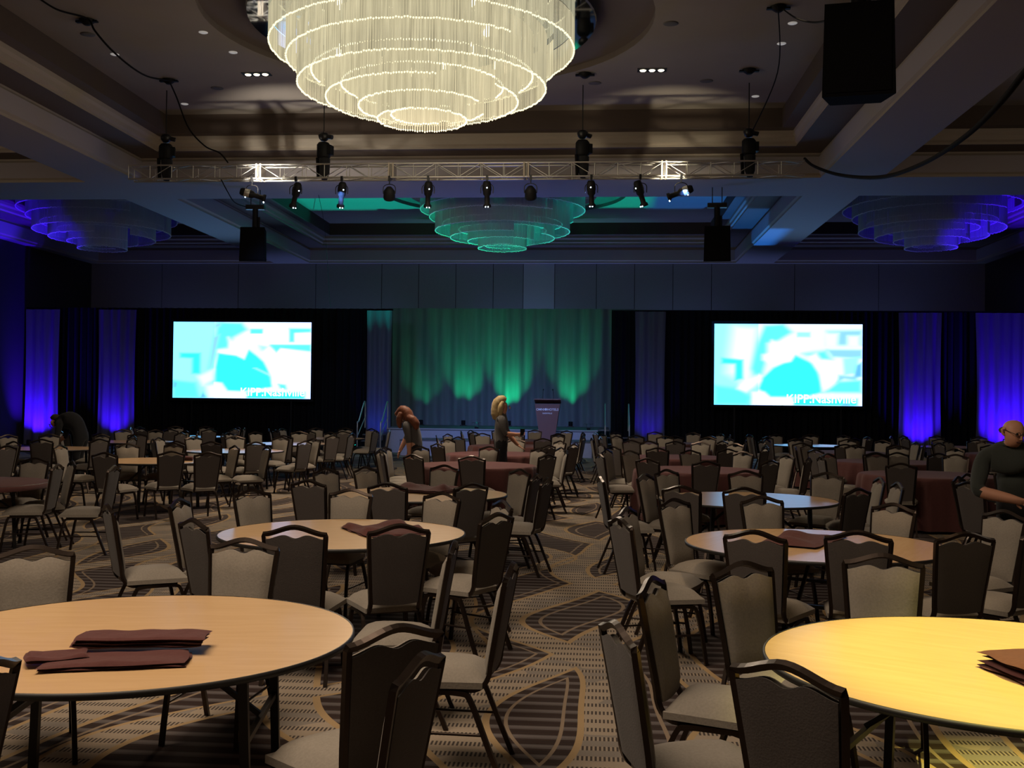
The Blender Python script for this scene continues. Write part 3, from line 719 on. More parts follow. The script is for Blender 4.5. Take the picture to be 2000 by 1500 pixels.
LEFT = [(C3, 8, [(0, 0), (32, 0), (28, 60), (0, 60)]), (W_, 8, [(62, 18), (100, 8), (100, 30), (66, 40)]), (C2, 3, [(0, 77), (17, 80), (20, 100), (0, 100)]), (CB, 3, [(0, 78), (4, 80), (3, 87), (0, 87)]),
        (C1, 2, [(5, 41), (20, 41), (20, 68), (14, 68), (14, 48), (5, 47)]), (C2, 3, [(32, 0), (50, 1), (54, 10), (44, 20), (40, 34), (33, 36), (28, 60), (26, 61), (30, 25)]),
        (CV, 2, [(30, 3), (36, 0), (34, 6), (30, 8)]), (CV, 2, [(29, 20), (34, 16), (31, 40), (28, 62), (26, 61)]), (W_, 3, [(40, 20), (44, 28), (50, 20), (54, 14), (56, 30), (52, 46), (44, 42), (33, 40), (33, 37), (42, 38)]),
        (W_, 3, [(56, 16), (66, 16), (66, 30), (56, 32)]), (C2, 1, [(56, 9), (65, 9), (65, 15), (56, 15)]), (C1, 1.5, [(33, 41), (46, 44), (52, 49), (55, 36), (61, 44), (66, 52), (72, 72), (72, 85), (50, 91), (40, 90), (36, 80), (29, 78), (31, 60)]),
        (C3, 1, [(58, 60), (61, 60), (72, 69), (71, 71)]), (C3, 3, [(62, 30), (70, 32), (66, 44)]), (W_, 2, [(73, 10), (83, 11), (84, 28), (73, 27)]), (W_, 2, [(88, 14), (100, 14), (100, 28), (88, 27)]), (C2, 1.5, [(84, 8), (100, 8), (100, 13), (88, 14), (88, 26), (84, 26)]),
        (C2, 1.5, [(70, 29), (100, 29), (100, 38), (78, 34), (75, 40), (70, 32)]), (W_, 3, [(64, 40), (70, 32), (75, 42), (80, 36), (97, 42), (95, 62), (84, 68), (78, 84), (73, 80), (70, 56)]),
        (W_, 2, [(88, 66), (100, 69), (100, 90), (86, 86)]), (C2, 1.5, [(76, 80), (82, 82), (83, 88), (78, 86)]), (PAL, 3, [(24, 84), (32, 81), (37, 92), (54, 92), (54, 100), (26, 100)]), (CB, 1.5, [(22, 92), (25, 99), (20, 100)]), (PAL, 3, [(18, 72), (30, 62), (30, 76), (22, 84)]),
        (C1, 1.5, [(54, 91), (96, 91), (96, 100), (54, 100)])]
RIGHT = [(C3, 8, [(0, 0), (14, 0), (5, 50), (0, 60)]), (W_, 8, [(14, 4), (28, 6), (24, 75), (10, 60)]), (C2, 4, [(0, 76), (18, 80), (26, 90), (24, 100), (0, 100)]), (C1, 2, [(5, 42), (20, 44), (20, 68), (14, 70), (14, 50), (5, 49)]),
         (C2, 3, [(34, 2), (47, 0), (53, 10), (44, 20), (36, 24), (36, 42), (33, 62), (27, 62), (25, 55), (29, 24)]), (W_, 3, [(39, 20), (43, 25), (50, 18), (56, 16), (65, 18), (64, 30), (57, 34), (52, 48), (40, 50), (33, 44), (33, 38), (39, 36)]),
         (C3, 1.2, [(56, 10), (65, 10), (65, 16), (56, 16)]), (C1, 2, [(52, 46), (55, 38), (67, 48), (72, 62), (73, 84), (60, 90), (38, 90), (30, 80), (33, 66), (40, 54), (47, 48)]), (C2, 4, [(60, 36), (76, 32), (80, 44), (68, 44)]),
         (CV, 3, [(76, 8), (100, 7), (100, 26), (76, 26)]), (PAL, 2.5, [(74, 11), (84, 11), (83, 28), (75, 28)]), (PAL, 2.5, [(90, 14), (98, 14), (98, 28), (90, 27)]), (CV, 2, [(76, 31), (100, 31), (100, 42), (80, 40)]), (W_, 3, [(64, 40), (69, 36), (72, 44), (84, 46), (84, 66), (80, 84), (74, 76), (71, 58)]),
         (C3, 2, [(87, 42), (98, 40), (96, 60), (88, 62)]), (CB, 2, [(96, 50), (100, 46), (100, 64), (94, 66)]), (CV, 2, [(84, 62), (97, 64), (96, 69), (88, 67), (83, 72)]), (C2, 3, [(84, 70), (100, 68), (100, 84), (74, 84)]), (W_, 2.5, [(26, 84), (34, 84), (38, 91), (52, 91), (54, 100), (26, 100)]),
         (W_, 3, [(18, 74), (30, 64), (31, 70), (22, 84), (16, 80)]), (C1, 1.5, [(54, 91), (97, 91), (97, 100), (54, 100)]), (CB, 1.5, [(86, 98), (90, 96), (94, 100), (86, 100)])]
def screen_mat(name):
    m_ = mat(name, (0, 0, 0), .6); g_ = NG(m_); a = g_.n('ShaderNodeAttribute', attribute_name='picture')
    vm = g_.n('ShaderNodeVectorMath', operation='MULTIPLY'); g_.lk(a.outputs['Color'], vm.inputs[0]); vm.inputs[1].default_value = (1.0, 1.15, 2.1); g_.lk(vm.outputs[0], g_.b.inputs['Emission Color']); g_.b.inputs['Emission Strength'].default_value = 1.25; return m_
M['pic'] = screen_mat('projected_picture')
def screen(x0, x1, z0, z1, y, shapes, lb):
    t = thing('projection_screen', lb, 'screen', ((x0+x1)/2, y, 0), 0, 'projection screens')
    w_, n, mm = x1-x0, 112, 63; me = bpy.data.meshes.new('picture'); vs = []; cols = []
    for j in range(mm+1):
        for i in range(n+1):
            u, v = i/n, j/mm; vs.append((-w_/2+w_*u, 0, z0+(z1-z0)*v)); cols.append(paint(u*100, (1-v)*100, shapes, PAL if u > .3 else C3))
    fs = [(j*(n+1)+i, j*(n+1)+i+1, (j+1)*(n+1)+i+1, (j+1)*(n+1)+i) for j in range(mm) for i in range(n)]
    me.from_pydata(vs, [], fs); at = me.color_attributes.new('picture', 'FLOAT_COLOR', 'POINT')
    for k, c in enumerate(cols): at.data[k].color = (*c, 1)
    me.materials.append(M['pic']); o = bpy.data.objects.new('picture', me); COL.objects.link(o); o.parent = t
    e = .09; b = MB().box(-w_/2-e, w_/2+e, .01, .06, z0-e, z0).box(-w_/2-e, w_/2+e, .01, .06, z1, z1+e).box(-w_/2-e, -w_/2, .01, .06, z0, z1).box(w_/2, w_/2+e, .01, .06, z0, z1)
    b.box(-w_/2, w_/2, .03, .05, z0, z1); b.build('frame', M['black'], t)
    for sx in (-1, 1):
        MB().tube([(sx*w_*.36, .05, z0), (sx*w_*.36, .05, 0)], .025, sq=True).tube([(sx*w_*.36, -.35, .02), (sx*w_*.36, .2, .02)], .025, sq=True).tube([(sx*w_*.36, -.3, .03), (sx*w_*.36, .05, .9)], .015, sq=True).build('leg', M['blackm'], t)
    text('KIPP:Nashville', .40, (w_*.225, -.004, z0+.215), (R(90), 0, 0), M['captn'], t, 'caption', 0, .006)
    return t
M['captn'] = mat('white_projected_caption', (0, 0, 0), .6, emit=(1, 1, 1), es=1.5)
screen(-15.0, -10.03, 1.735, 4.42, 36.78, LEFT, 'left projection screen showing a washed-out cyan picture with white caption')
screen(3.93, 8.85, 1.69, 4.44, 36.78, RIGHT, 'right projection screen showing a washed-out cyan picture with white caption')
# ------------------------------------------------------------------ chairs
def by(z): return -.20-(z-.45)*.175            # back plane (recline)
XB, XT = .158, .192
def railz(x): a = abs(x)/XT; return .925+.045*(1-a*a*(3-2*a)) if a < 1 else .925
def chair_parts(t, far=False):
    bs = {}
    b = MB()
    side = [(XT, by(.925), .925), (XT-.004, by(.86), .86), (XB+.006, by(.56), .56), (XB, by(.49), .475), (XB+.004, -.175, .425), (XB+.01, -.10, .405), (XB+.014, .17, .41)]
    path = smooth([(-x, y, z) for x, y, z in side[::-1]], 3)[:-1]
    top = [(x, by(railz(x)), railz(x)) for x in [(-1+2*k/14)*XT for k in range(15)]]
    path += top+smooth(side, 3)[1:]
    b.tube(path, .0115, sq=True, ref=(1, 0, 0)); bs['back_frame'] = (b, M['frame'])
    def outl(u):
        x = (2*u-1); s = abs(x)
        zt = .893+.046*(1-s*s*(3-2*s))**.8-.040*math.exp(-(s/.30)**2)
        return x, .475-.012*(1-x*x), zt
    def shape(b_, off):
        def f(p):
            wx = XB+(XT-XB)*max(0, min(1, (p.z-.475)/.43))-.013
            return Vector((p.x*wx, by(p.z)+p.y+off, p.z))
        return b_.xf(f)
    b = shape(MB().slab(outl, .022, .018, 22, 8), .012); bs['back_cushion'] = (b, M['seat'])
    b = shape(MB().slab(outl, .014, -.0, 22, 6), -.010); bs['outer_back'] = (b, M['backout'])
    def sz(u, v, top_):
        x = (2*u-1); y = (2*v-1); e = (1-x**6)*(1-y**6)
        w2 = .20+.018*y; return Vector((x*w2, .035+y*.215-(.012*x*x if y > 0 else 0), (.445+.058*e+.014*(1-x*x)*(1-y*y)) if top_ else .415))
    b = MB().grid(lambda u, v: sz(u, v, 1), 10, 10, 0, True); b.grid(lambda u, v: sz(u, v, 0), 10, 10, 0, True, True)
    for fa in ([(i/10, 0) for i in range(11)], [(1, i/10) for i in range(11)], [(1-i/10, 1) for i in range(11)], [(0, 1-i/10) for i in range(11)]):
        A_ = [sz(u, v, 0) for u, v in fa]; B_ = [sz(u, v, 1) for u, v in fa]; b.add(A_+B_, [(i, i+1, 12+i, 11+i) for i in range(10)], 0, True)
    bs['seat'] = (b, M['seat'])
    legs = []
    for s in (-1, 1):
        legs.append(('front_leg', MB().tube(smooth([(s*.178, .06, .395), (s*.180, .15, .392), (s*.184, .195, .36), (s*.192, .235, .18), (s*.198, .262, .0)], 3), .0115, 6, sq=True, ref=(1, 0, 0))))
        legs.append(('rear_leg', MB().tube(smooth([(s*.178, .06, .395), (s*.180, -.08, .392), (s*.184, -.125, .36), (s*.192, -.20, .18), (s*.198, -.275, .0)], 3), .0115, 6, sq=True, ref=(1, 0, 0))))
    st2 = [MB().tube([(s*.190, -.19, .205), (s*.190, .229, .205)], .007, 6) for s in (-1, 1)]
    b = MB().tube([(-.178, .16, .398), (.178, .16, .398)], .009, 6).tube([(-.178, -.09, .398), (.178, -.09, .398)], .009, 6); bs['seat_frame'] = (b, M['frame'])
    if far:
        order = ['back_frame', 'back_cushion', 'outer_back', 'seat', 'seat_frame']; mats = [M['frame'], M['seat'], M['backout']]; A_ = MB()
        for k in order:
            bb, m_ = bs[k]; n = len(A_.v); A_.v += bb.v; A_.f += [tuple(i+n for i in f) for f in bb.f]; A_.mi += [mats.index(m_)]*len(bb.f); A_.sm += bb.sm
        for _, bb in legs:
            n = len(A_.v); A_.v += bb.v; A_.f += [tuple(i+n for i in f) for f in bb.f]; A_.mi += [0]*len(bb.f); A_.sm += bb.sm
        return A_.build('banquet_chair', mats)
    for k, (bb, m_) in bs.items(): bb.build(k, m_, t)
    for nm, bb in legs: bb.build('leg', M['frame'], t)
    for bb in st2: bb.build('stretcher', M['frame'], t)
protoC = thing('banquet_chair', '', 'chair', (0, 0, 0), 0, 'banquet chairs'); chair_parts(protoC)
protoF = chair_parts(None, True); tag(protoF, '', 'chair', 'banquet chairs')
COLN = {'A': ('left of aisle', 1), 'B': ('right of aisle', 1), 'C': ('in right block', 3), 'D': ('in left block', 3), 'E': ('in far-left block', 4), 'G': ('in far-right block', 5)}
ORD = ['first', 'second', 'third', 'fourth', 'fifth', 'sixth', 'seventh']
def tname(t): c, b0 = COLN[t[0]]; return ORD[int(t[1])-b0]+' table '+c
usedC = usedF = False
for x, y, rz, wh, sd, tb in CHAIRS:
    lb = 'brown banquet chair, %s on the %s side of %s' % (wh, 'near' if sd == 'n' else 'far', tname(tb))
    if y < 19:
        if not usedC: r = protoC; r.location = (x, y, 0); r.rotation_euler = (0, 0, rz); r['label'] = lb; usedC = True
        else: r = dup(protoC, (x, y, 0), rz, lb)
    else:
        if not usedF: r = protoF; usedF = True
        else: r = protoF.copy(); COL.objects.link(r)
        r.location = (x, y, 0); r.rotation_euler = (0, 0, rz); r['label'] = lb
# ------------------------------------------------------------------ tables
TAB = TABDATA
SKIRT = {'A4', 'A5', 'A6', 'A7', 'B4', 'B5', 'B6', 'C4', 'C5', 'C6', 'B7', 'G5', 'G6'}
def make_table():
    t = thing('round_table', '', 'table', (0, 0, 0), 0, 'round banquet tables')
    r = .915
    MB().lathe([(0, .728), (r-.004, .728), (r-.004, .75), (0, .75)], 96, sm=False).build('tabletop', M['laminate'], t)
    MB().lathe([(r-.004, .726), (r+.004, .727), (r+.006, .739), (r+.004, .751), (r-.004, .7515)], 96).build('edge_band', M['edge'], t)
    MB().lathe([(.55, .70), (.60, .70), (.60, .727), (.55, .727)], 48).build('apron', M['edge'], t)
    for sx in (-1, 1):
        for sy in (-1, 1):
            MB().tube([(sx*.52, sy*.36, .727), (sx*.545, sy*.36, 0)], .018, sq=True).build('leg', M['tmetal'], t)
        MB().tube([(sx*.53, -.36, .40), (sx*.53, .36, .40)], .012, sq=True).build('crossbar', M['tmetal'], t)
        MB().tube([(sx*.53, -.02, .42), (sx*.14, -.02, .72)], .011, sq=True).build('brace', M['tmetal'], t)
    return t
TLAB = {'A1': 'bare blond round table holding two folded maroon cloths, nearest left of the aisle', 'A2': 'bare blond round table with a crumpled maroon cloth, second left of the aisle', 'A3': 'bare blond round table piled with dark cloth, third left of the aisle',
        'B1': 'bright yellow-lit blond round table, nearest right of the aisle', 'B2': 'bare blond round table with maroon cloth in the middle, second right of the aisle', 'B3': 'bare round table with blue screen reflection, third right of the aisle'}
protoT = None; TANG = {'A1': 8, 'B1': -30, 'A2': 20, 'B2': 65, 'A3': 50, 'B3': 15, 'D3': 30}
for k, (x, y) in TAB.items():
    lb = TLAB.get(k) or ('round folding table '+('under a rosewood cloth' if k in SKIRT else 'with bare wood top')+', '+tname(k))
    rz = R(TANG.get(k, int(k[1])*37 % 90))
    if protoT is None: protoT = make_table(); protoT['label'] = lb; protoT.location = (x, y, 0); protoT.rotation_euler.z = rz
    else: dup(protoT, (x, y, 0), rz, lb)
def skirt(seed):
    b = MB(); n = 144; prof = [(.925, .752), (.95, .742), (.962, .70), (.975, .55), (.99, .3), (1.0, .04)]; rnd = random.Random(seed); ph = rnd.uniform(0, 6); ph2 = rnd.uniform(0, 6)
    vs = [(0, 0, .7535)]; 
    for r_ in (.4, .8): vs += [(r_*math.cos(a*math.tau/n), r_*math.sin(a*math.tau/n), .7535+.001*math.sin(a*.7)) for a in range(n)]
    for i, (r_, z) in enumerate(prof):
        for a in range(n):
            th = a*math.tau/n; amp = .035*(i/5)**1.2; rr = r_+amp*(math.sin(17*th+ph)+.5*math.sin(29*th+ph2)); vs.append((rr*math.cos(th), rr*math.sin(th), z))
    fs = [(0, 1+a, 1+(a+1) % n) for a in range(n)]
    for i in range(7):
        o_ = 1+i*n; fs += [(o_+a, o_+n+a, o_+n+(a+1) % n, o_+(a+1) % n) for a in range(n)]
    b.add(vs, fs, 0, True); return b
protoK = None
for k in sorted(SKIRT):
    lb = 'rosewood-coloured floor-length cloth on '+tname(k)
    if protoK is None: protoK = tag(skirt(1).build('tablecloth', M['skirtcloth']), lb, 'tablecloth', 'floor-length tablecloths'); r_ = protoK
    else: r_ = protoK.copy(); COL.objects.link(r_); r_['label'] = lb
    r_.location = (*TAB[k], 0)
o = MB().lathe([(0, .7525), (.91, .7525), (.93, .742), (.935, .70), (.93, .69)], 96).build('tablecloth', M['skirtcloth']); tag(o, 'mauve-looking cloth laid flat over the first table in left block', 'tablecloth'); o.location = (*TAB['D3'], 0)
# folded cloths
def folded(lb, x, y, rz, w_, d_, layers=3, z=.752, th=.012, crump=0, seed=0, taper=0):
    rnd = random.Random(seed); b = MB()
    for L_ in range(layers):
        z0 = z+L_*th; jx, jy = rnd.uniform(-.012, .012), rnd.uniform(-.012, .012); p1, p2, p3 = [rnd.uniform(0, 6) for _ in range(3)]
        def f(u, v, s, L_=L_, z0=z0, jx=jx, jy=jy, p1=p1, p2=p2, p3=p3):
            xx = (u-.5)*w_; yy = (v-.5)*d_*(1-taper*(u-.5))
            e = min(1, 12*min(u, 1-u, v, 1-v)); rd = math.sqrt(max(0, 1-(1-e)**2))
            h_ = crump*(.5+.5*math.sin(xx*14+p1+3*yy))*(.5+.5*math.sin(yy*17+p2))*(L_+1)/layers*e
            h_ += .002*math.sin(xx*40+p1)*math.sin(yy*33+p3)
            return Vector((xx+jx+.006*math.sin(yy*25+p1), yy+jy+.006*math.sin(xx*18+p2), z0+th*.5+s*th*.5*rd+h_*(1 if s > 0 else .7)))
        b.grid(lambda u, v: f(u, v, 1), 26, 16, 0, True); b.grid(lambda u, v: f(u, v, -1), 26, 16, 0, True, True)
    o = b.build('folded_tablecloth', M['cloth']); o.location = (x, y, 0); o.rotation_euler = (0, 0, rz)
    return tag(o, lb, 'tablecloth', 'folded maroon tablecloths')
folded('neatly folded maroon cloth, upper of two on the nearest left table', -1.79, 4.12, .17, .50, .17, 3, .776, .014, 0, 1)
folded('folded maroon cloth with rumpled end, lower of two on the nearest left table', -1.80, 3.90, .30, .52, .22, 2, .752, .011, .010, 2)
q = folded('', -2.02, 3.90, .5, .22, .15, 2, .764, .010, .05, 12); q.name = 'rumpled_end'
for k_ in ('label', 'category', 'group'): del q[k_]
_p = bpy.data.objects['folded_tablecloth.001']; bpy.context.view_layer.update(); q.parent = _p; q.matrix_parent_inverse = _p.matrix_world.inverted()
folded('folded stack of maroon cloth on the bright yellow-lit table', 1.76, 4.17, .25, .52, .34, 4, .752, .016, .006, 3)
folded('crumpled maroon cloth on second table left of aisle', -1.60, 8.04, .55, .50, .62, 2, .752, .008, .05, 4)
folded('crumpled maroon cloth in the middle of second table right of aisle', 1.50, 7.98, -.5, .42, .78, 2, .752, .008, .045, 5)
folded('heaped dark cloth on third table left of aisle', -1.85, 11.55, -.4, .62, .5, 3, .752, .014, .06, 6)
folded('small dark cloth on second table in left block', -6.55, 16.55, .3, .3, .25, 3, .752, .02, .02, 7)
# ------------------------------------------------------------------ truss rig
YT, ZT, XT0, XT1, HT = 23.0, 6.57, -10.4, 4.3, .30
tr = thing('lighting_truss', 'long horizontal aluminium box truss hanging below the ceiling beam', 'truss', (0, 0, 0))
nsec = 5; L_ = (XT1-XT0)/nsec
for sct in range(nsec):
    xa = XT0+sct*L_; xb = xa+L_; b = MB()
    for dy in (-.15, .15):
        for dz in (0, HT): b.tube([(xa, YT+dy, ZT+dz), (xb, YT+dy, ZT+dz)], .020, 8)
    nb = 6
    for k in range(nb):
        u0, u1 = xa+L_*k/nb, xa+L_*(k+1)/nb
        for dy in (-.15, .15):
            b.tube([(u0, YT+dy, ZT if k % 2 else ZT+HT), (u1, YT+dy, ZT+HT if k % 2 else ZT)], .009, 5); b.tube([(u0, YT+dy, ZT), (u0, YT+dy, ZT+HT)], .009, 5)
        for dz in (0, HT): b.tube([(u0, YT-.15 if k % 2 else YT+.15, ZT+dz), (u1, YT+.15 if k % 2 else YT-.15, ZT+dz)], .009, 5)
    b.build('truss_section', M['alu'], tr)
    if sct:
        f_ = MB()
        for dx in (-.045, .045): f_.box(xa+dx-.018, xa+dx+.018, YT-.17, YT+.17, ZT-.02, ZT+HT+.02)
        f_.build('flange', M['crown'], tr)
def strip(o, lb, cat, grp): return tag(o, lb, cat, grp)
# chain hoists
for i, (x, lb) in enumerate(((-9.62, 'black chain hoist on the truss, leftmost of four'), (-6.05, 'black chain hoist on the truss left of the lit chandelier'), (-.38, 'black chain hoist on the truss right of the lit chandelier'), (3.15, 'black chain hoist on the truss, rightmost of four'))):
    t = thing('chain_hoist', lb, 'hoist', (x, YT, 0), (.3, -.2, .5, .1)[i], 'chain hoists'); t.scale = (1.25, 1.25, 1)
    MB().lathe([(0, 7.02), (.09, 7.02), (.12, 7.06), (.12, 7.32), (.09, 7.37), (0, 7.37)], 12).box(-.08, .16, -.07, .07, 7.1, 7.3).build('motor', M['black'], t)
    MB().lathe([(0, 7.40), (.05, 7.41), (.085, 7.46), (.10, 7.53), (.07, 7.58), (0, 7.60)], 10).tube([(.07, 0, 7.50), (.16, 0, 7.48)], .05, 8).build('hook_block', M['blackm'], t)
    MB().lathe([(0, 6.55), (.05, 6.56), (.09, 6.7), (.10, 7.02)], 10, c=(.02, 0, 0)).build('chain_bag', M['dark'], t)
    MB().tube([(-.10, 0, 6.60), (-.12, 0, 7.05)], .03, 6).build('truss_strap', M['rubber'], t)
    MB().tube([(.0, 0, 7.55), (.0, 0, 8.57)], .010, 6).build('chain', M['blackm'], t)
# theatre fixtures
def fixture(x, kind, tilt, pan, lb):
    z0 = ZT-.02; t = thing('stage_light', lb, 'stage light', (x, YT-.15, z0), 0, 'stage lights under the truss')
    MB().box(-.025, .025, -.03, .03, -.06, .05).tube([(0, 0, -.05), (0, 0, -.14)], .012).build('clamp', M['blackm'], t)
    MB().tube(smooth([(-.13, 0, -.34), (-.13, 0, -.2), (-.06, 0, -.14), (.06, 0, -.14), (.13, 0, -.2), (.13, 0, -.34)], 4), .010, 6).build('yoke', M['blackm'], t)
    rot = Matrix.Rotation(pan, 4, 'Z') @ Matrix.Rotation(tilt, 4, 'X'); piv = Vector((0, 0, -.34))
    def put(b): return b.xf(lambda p: rot @ p + piv)
    if kind == 'ell':
        prof = [(0, .26), (.06, .26), (.085, .22), (.095, .10), (.085, -.02), (.055, -.06), (.055, -.22), (.085, -.25), (.085, -.30), (.075, -.30)]
        put(MB().lathe(prof, 16)).build('body', M['black'], t)
        put(MB().lathe([(0, -.285), (.075, -.285)], 16)).build('lens', M['chip'], t)
        put(MB().lathe([(.0965, .05), (.0985, .07), (.0985, .14), (.0965, .16)], 16)).build('chrome_band', M['alu'] if abs(tilt) > 1 else M['black'], t)
        [put(MB().lathe([(0, -.012), (.011, -.006), (.011, .006), (0, .012)], 8).xf(lambda p, dx=dx, dy=dy, dz=dz: p+Vector((dx, dy, dz)))).build('glint_dot', M['lens'], t) for dx, dy, dz in ((-.025, -.09, -.285), (.03, -.088, -.285), (.01, -.098, .12))]  # small glowing dots imitate glints on the lens rim and body
    else:
        put(MB().lathe([(0, .16), (.06, .15), (.12, .06), (.13, -.10), (.125, -.12), (.11, -.12)], 18)).build('body', M['black'], t)
        put(MB().lathe([(0, -.10), (.11, -.10)], 16)).build('lens', M['chip'], t)
    return t
for x, k, ti, pa, lb in ((-7.60, 'ell', R(75), R(-75), 'tube stage light lying almost level, leftmost under the truss'), (-6.62, 'ell', R(30), R(40), 'black tube stage light, second from left under the truss'), (-5.60, 'ell', R(25), R(25), 'black tube stage light, third from left under the truss'),
                          (-4.55, 'par', R(40), R(10), 'round black par light, fourth from left under the truss'), (-3.70, 'ell', R(22), R(15), 'black tube stage light, fifth from left under the truss'), (-2.42, 'ell', R(12), R(0), 'black tube stage light hanging straight down at the truss centre'),
                          (-1.48, 'par', R(40), R(0), 'round black par light just right of the truss centre'), (-.18, 'ell', R(14), R(-10), 'black tube stage light, third from right under the truss'), (.86, 'ell', R(24), R(-50), 'black tube stage light, second from right under the truss'),
                          (1.72, 'ell', R(72), R(78), 'tube stage light lying almost level, rightmost under the truss')):
    fixture(x, k, ti, pa, lb)
# ------------------------------------------------------------------ hanging loudspeakers
def speaker(x, y, zc, rz, lb, ztop=ZS, sc=1):
    t = thing('hanging_loudspeaker', lb, 'loudspeaker', (x, y, 0), rz, 'hanging loudspeakers')
    w_, h_, d_ = .335*sc, .46*sc, .28*sc
    vs = [(-w_, -d_, -h_+.03), (w_, -d_, -h_+.03), (w_*.72, d_, -h_+.10), (-w_*.72, d_, -h_+.10), (-w_*.94, -d_, h_), (w_*.94, -d_, h_), (w_*.68, d_, h_-.03), (-w_*.68, d_, h_-.03)]
    b = MB().add([(a, b_, c+zc) for a, b_, c in vs], [(0, 3, 2, 1), (4, 5, 6, 7), (0, 1, 5, 4), (1, 2, 6, 5), (2, 3, 7, 6), (3, 0, 4, 7)]); b.build('cabinet', M['spk'], t)
    MB().box(-w_*.88, w_*.88, -d_-.015, -d_+.0, zc-h_*.86, zc+h_*.9).build('grille', M['spk'], t)
    zb = zc+h_; MB().tube([(0, 0, zb), (0, 0, zb+.55)], .075, 10).tube([(.1, 0, zb-.02), (.1, 0, zb+.3)], .03, 8).build('pole', M['black'], t)
    MB().box(-.24, .24, -.07, .07, zb+.50, zb+.62).box(-.2, .2, -.10, .10, zb+.56, zb+.60).build('bracket', M['blackm'], t)
    [MB().tube([(sx, 0, zb+.6), (sx, 0, ztop)], .012, 6).build('hanging_rod', M['blackm'], t) for sx in (-.12, .12)]
speaker(-8.98, 27.3, 5.72, R(4), 'black loudspeaker hanging from the beam above the left screen')
speaker(2.96, 27.3, 5.72, R(-4), 'black loudspeaker hanging from the beam above the right screen')
speaker(2.58, 11.0, 5.24, R(-10), 'large black loudspeaker hanging at upper right, nearest the camera', ZS, 1.04)
# ------------------------------------------------------------------ chandeliers
def chandelier(x, y, lit, lb):
    t = thing('crystal_chandelier', lb, 'chandelier', (x, y, 0), 0, 'tiered crystal chandeliers')
    rm, tm = (M['rod'], M['rodtip']) if lit else (M['rodoff'], M['rodtipoff'])
    tiers = [(2.72, 8.05, 8.50, 0, math.tau), (2.42, 7.80, 8.45, .3, 5.2), (2.22, 7.36, 8.30, 0, math.tau), (1.98, 7.60, 8.3, 3.0, 5.4), (1.72, 7.14, 8.2, -.6, 5.6), (1.45, 7.40, 8.2, 2.2, 4.6),
             (1.14, 7.02, 7.9, .4, 5.5), (.80, 6.80, 7.8, 0, math.tau), (.56, 6.88, 7.7, 1.2, 4.2)]
    for r_, z0, z1, a0, sweep in tiers:
        n = int(r_*sweep/.046); b = MB(); tp = MB()
        for k in range(n+1):
            a = a0+sweep*k/n; c_, s_ = math.cos(a), math.sin(a); jz = random.uniform(-.012, .012)
            rr = r_*(1-.0*k); p = Vector((rr*c_, rr*s_, 0)); tx, ty = -s_*.016, c_*.016; nx, ny = c_*.008, s_*.008
            vs = [(p.x+tx, p.y+ty, z0+jz), (p.x+nx, p.y+ny, z0+jz), (p.x-tx, p.y-ty, z0+jz), (p.x-nx, p.y-ny, z0+jz)]
            vs += [(a_, b_, z1) for a_, b_, _ in vs]
            b.add(vs, [(0, 1, 5, 4), (1, 2, 6, 5), (2, 3, 7, 6), (3, 0, 4, 7)])
            q = .019; zz = z0+jz-.012
            tp.add([(p.x, p.y, zz-q*1.3), (p.x+q, p.y, zz), (p.x, p.y+q, zz), (p.x-q, p.y, zz), (p.x, p.y-q, zz), (p.x, p.y, zz+q)], [(0, 2, 1), (0, 3, 2), (0, 4, 3), (0, 1, 4), (5, 1, 2), (5, 2, 3), (5, 3, 4), (5, 4, 1)])
        o = b.build('crystal_tier', rm, t); tp.build('crystal_tips', tm, o)
    MB().lathe([(0, 8.54), (3.0, 8.54), (3.0, 8.57), (0, 8.57)], 72).build('mounting_plate', M['blackm'], t)
    MB().lathe([(0, 8.51), (3.10, 8.51), (3.12, 8.54), (3.0, 8.54)], 72, sm=False).build('mirror_canopy', M['mirror'], t)
    for k in range(6):
        a = k*math.tau/6+.3; MB().tube([(1.9*math.cos(a), 1.9*math.sin(a), 8.56), (1.9*math.cos(a), 1.9*math.sin(a), 8.715)], .03).build('suspension_rod', M['blackm'], t)
    if lit:
        for k in range(10):
            a = k*math.tau/10; r_ = 1.55 if k % 2 else .9
            MB().lathe([(0, 7.96), (.05, 7.98), (.06, 8.04), (.04, 8.12), (.02, 8.2)], 10, c=(r_*math.cos(a), r_*math.sin(a), 0)).build('bulb', M['bulb'], t)
    return t
chandelier(-3.2, 19.0, True, 'large glowing tiered crystal chandelier at the top of the view')
chandelier(-3.2, 35.2, False, 'unlit crystal chandelier tinted green above the stage')
chandelier(10.6, 35.2, False, 'unlit crystal chandelier tinted violet above the right corner')
chandelier(-16.9, 35.2, False, 'unlit crystal chandelier tinted violet above the left corner')
# ------------------------------------------------------------------ ceiling fittings
def place_disc(name, cat, x, y, r_, m_, lb, grp):
    o = MB().lathe([(0, -.012), (r_*.8, -.014), (r_, -.006), (r_, 0)], 24).build(name, m_); o.location = (x, y, 8.6); return tag(o, lb, cat, grp)
for x, y, lb in CEILSPK: place_disc('ceiling_speaker', 'speaker grille', x, y, .14, M['vent'], lb, 'round ceiling grilles')
for x, y, lb in CEILSPOT: place_disc('recessed_spot', 'ceiling light', x, y, .085, M['ivory'], lb, 'small recessed ceiling spots')
for x, y, lb in ((-7.25, 22.0, 'triple recessed downlight glowing left of the chandelier'), (1.05, 22.1, 'triple recessed downlight glowing right of the chandelier')):
    t = thing('triple_downlight', lb, 'ceiling light', (x, y, 8.6), 0, 'triple downlights')
    MB().box(-.30, .30, -.12, .12, -.012, 0).build('trim_plate', M['black'], t)
    for k in (-1, 0, 1): MB().lathe([(0, -.03), (.05, -.028), (.065, -.014)], 16, c=(k*.185, 0, 0)).build('lamp', M['bulb'], t)
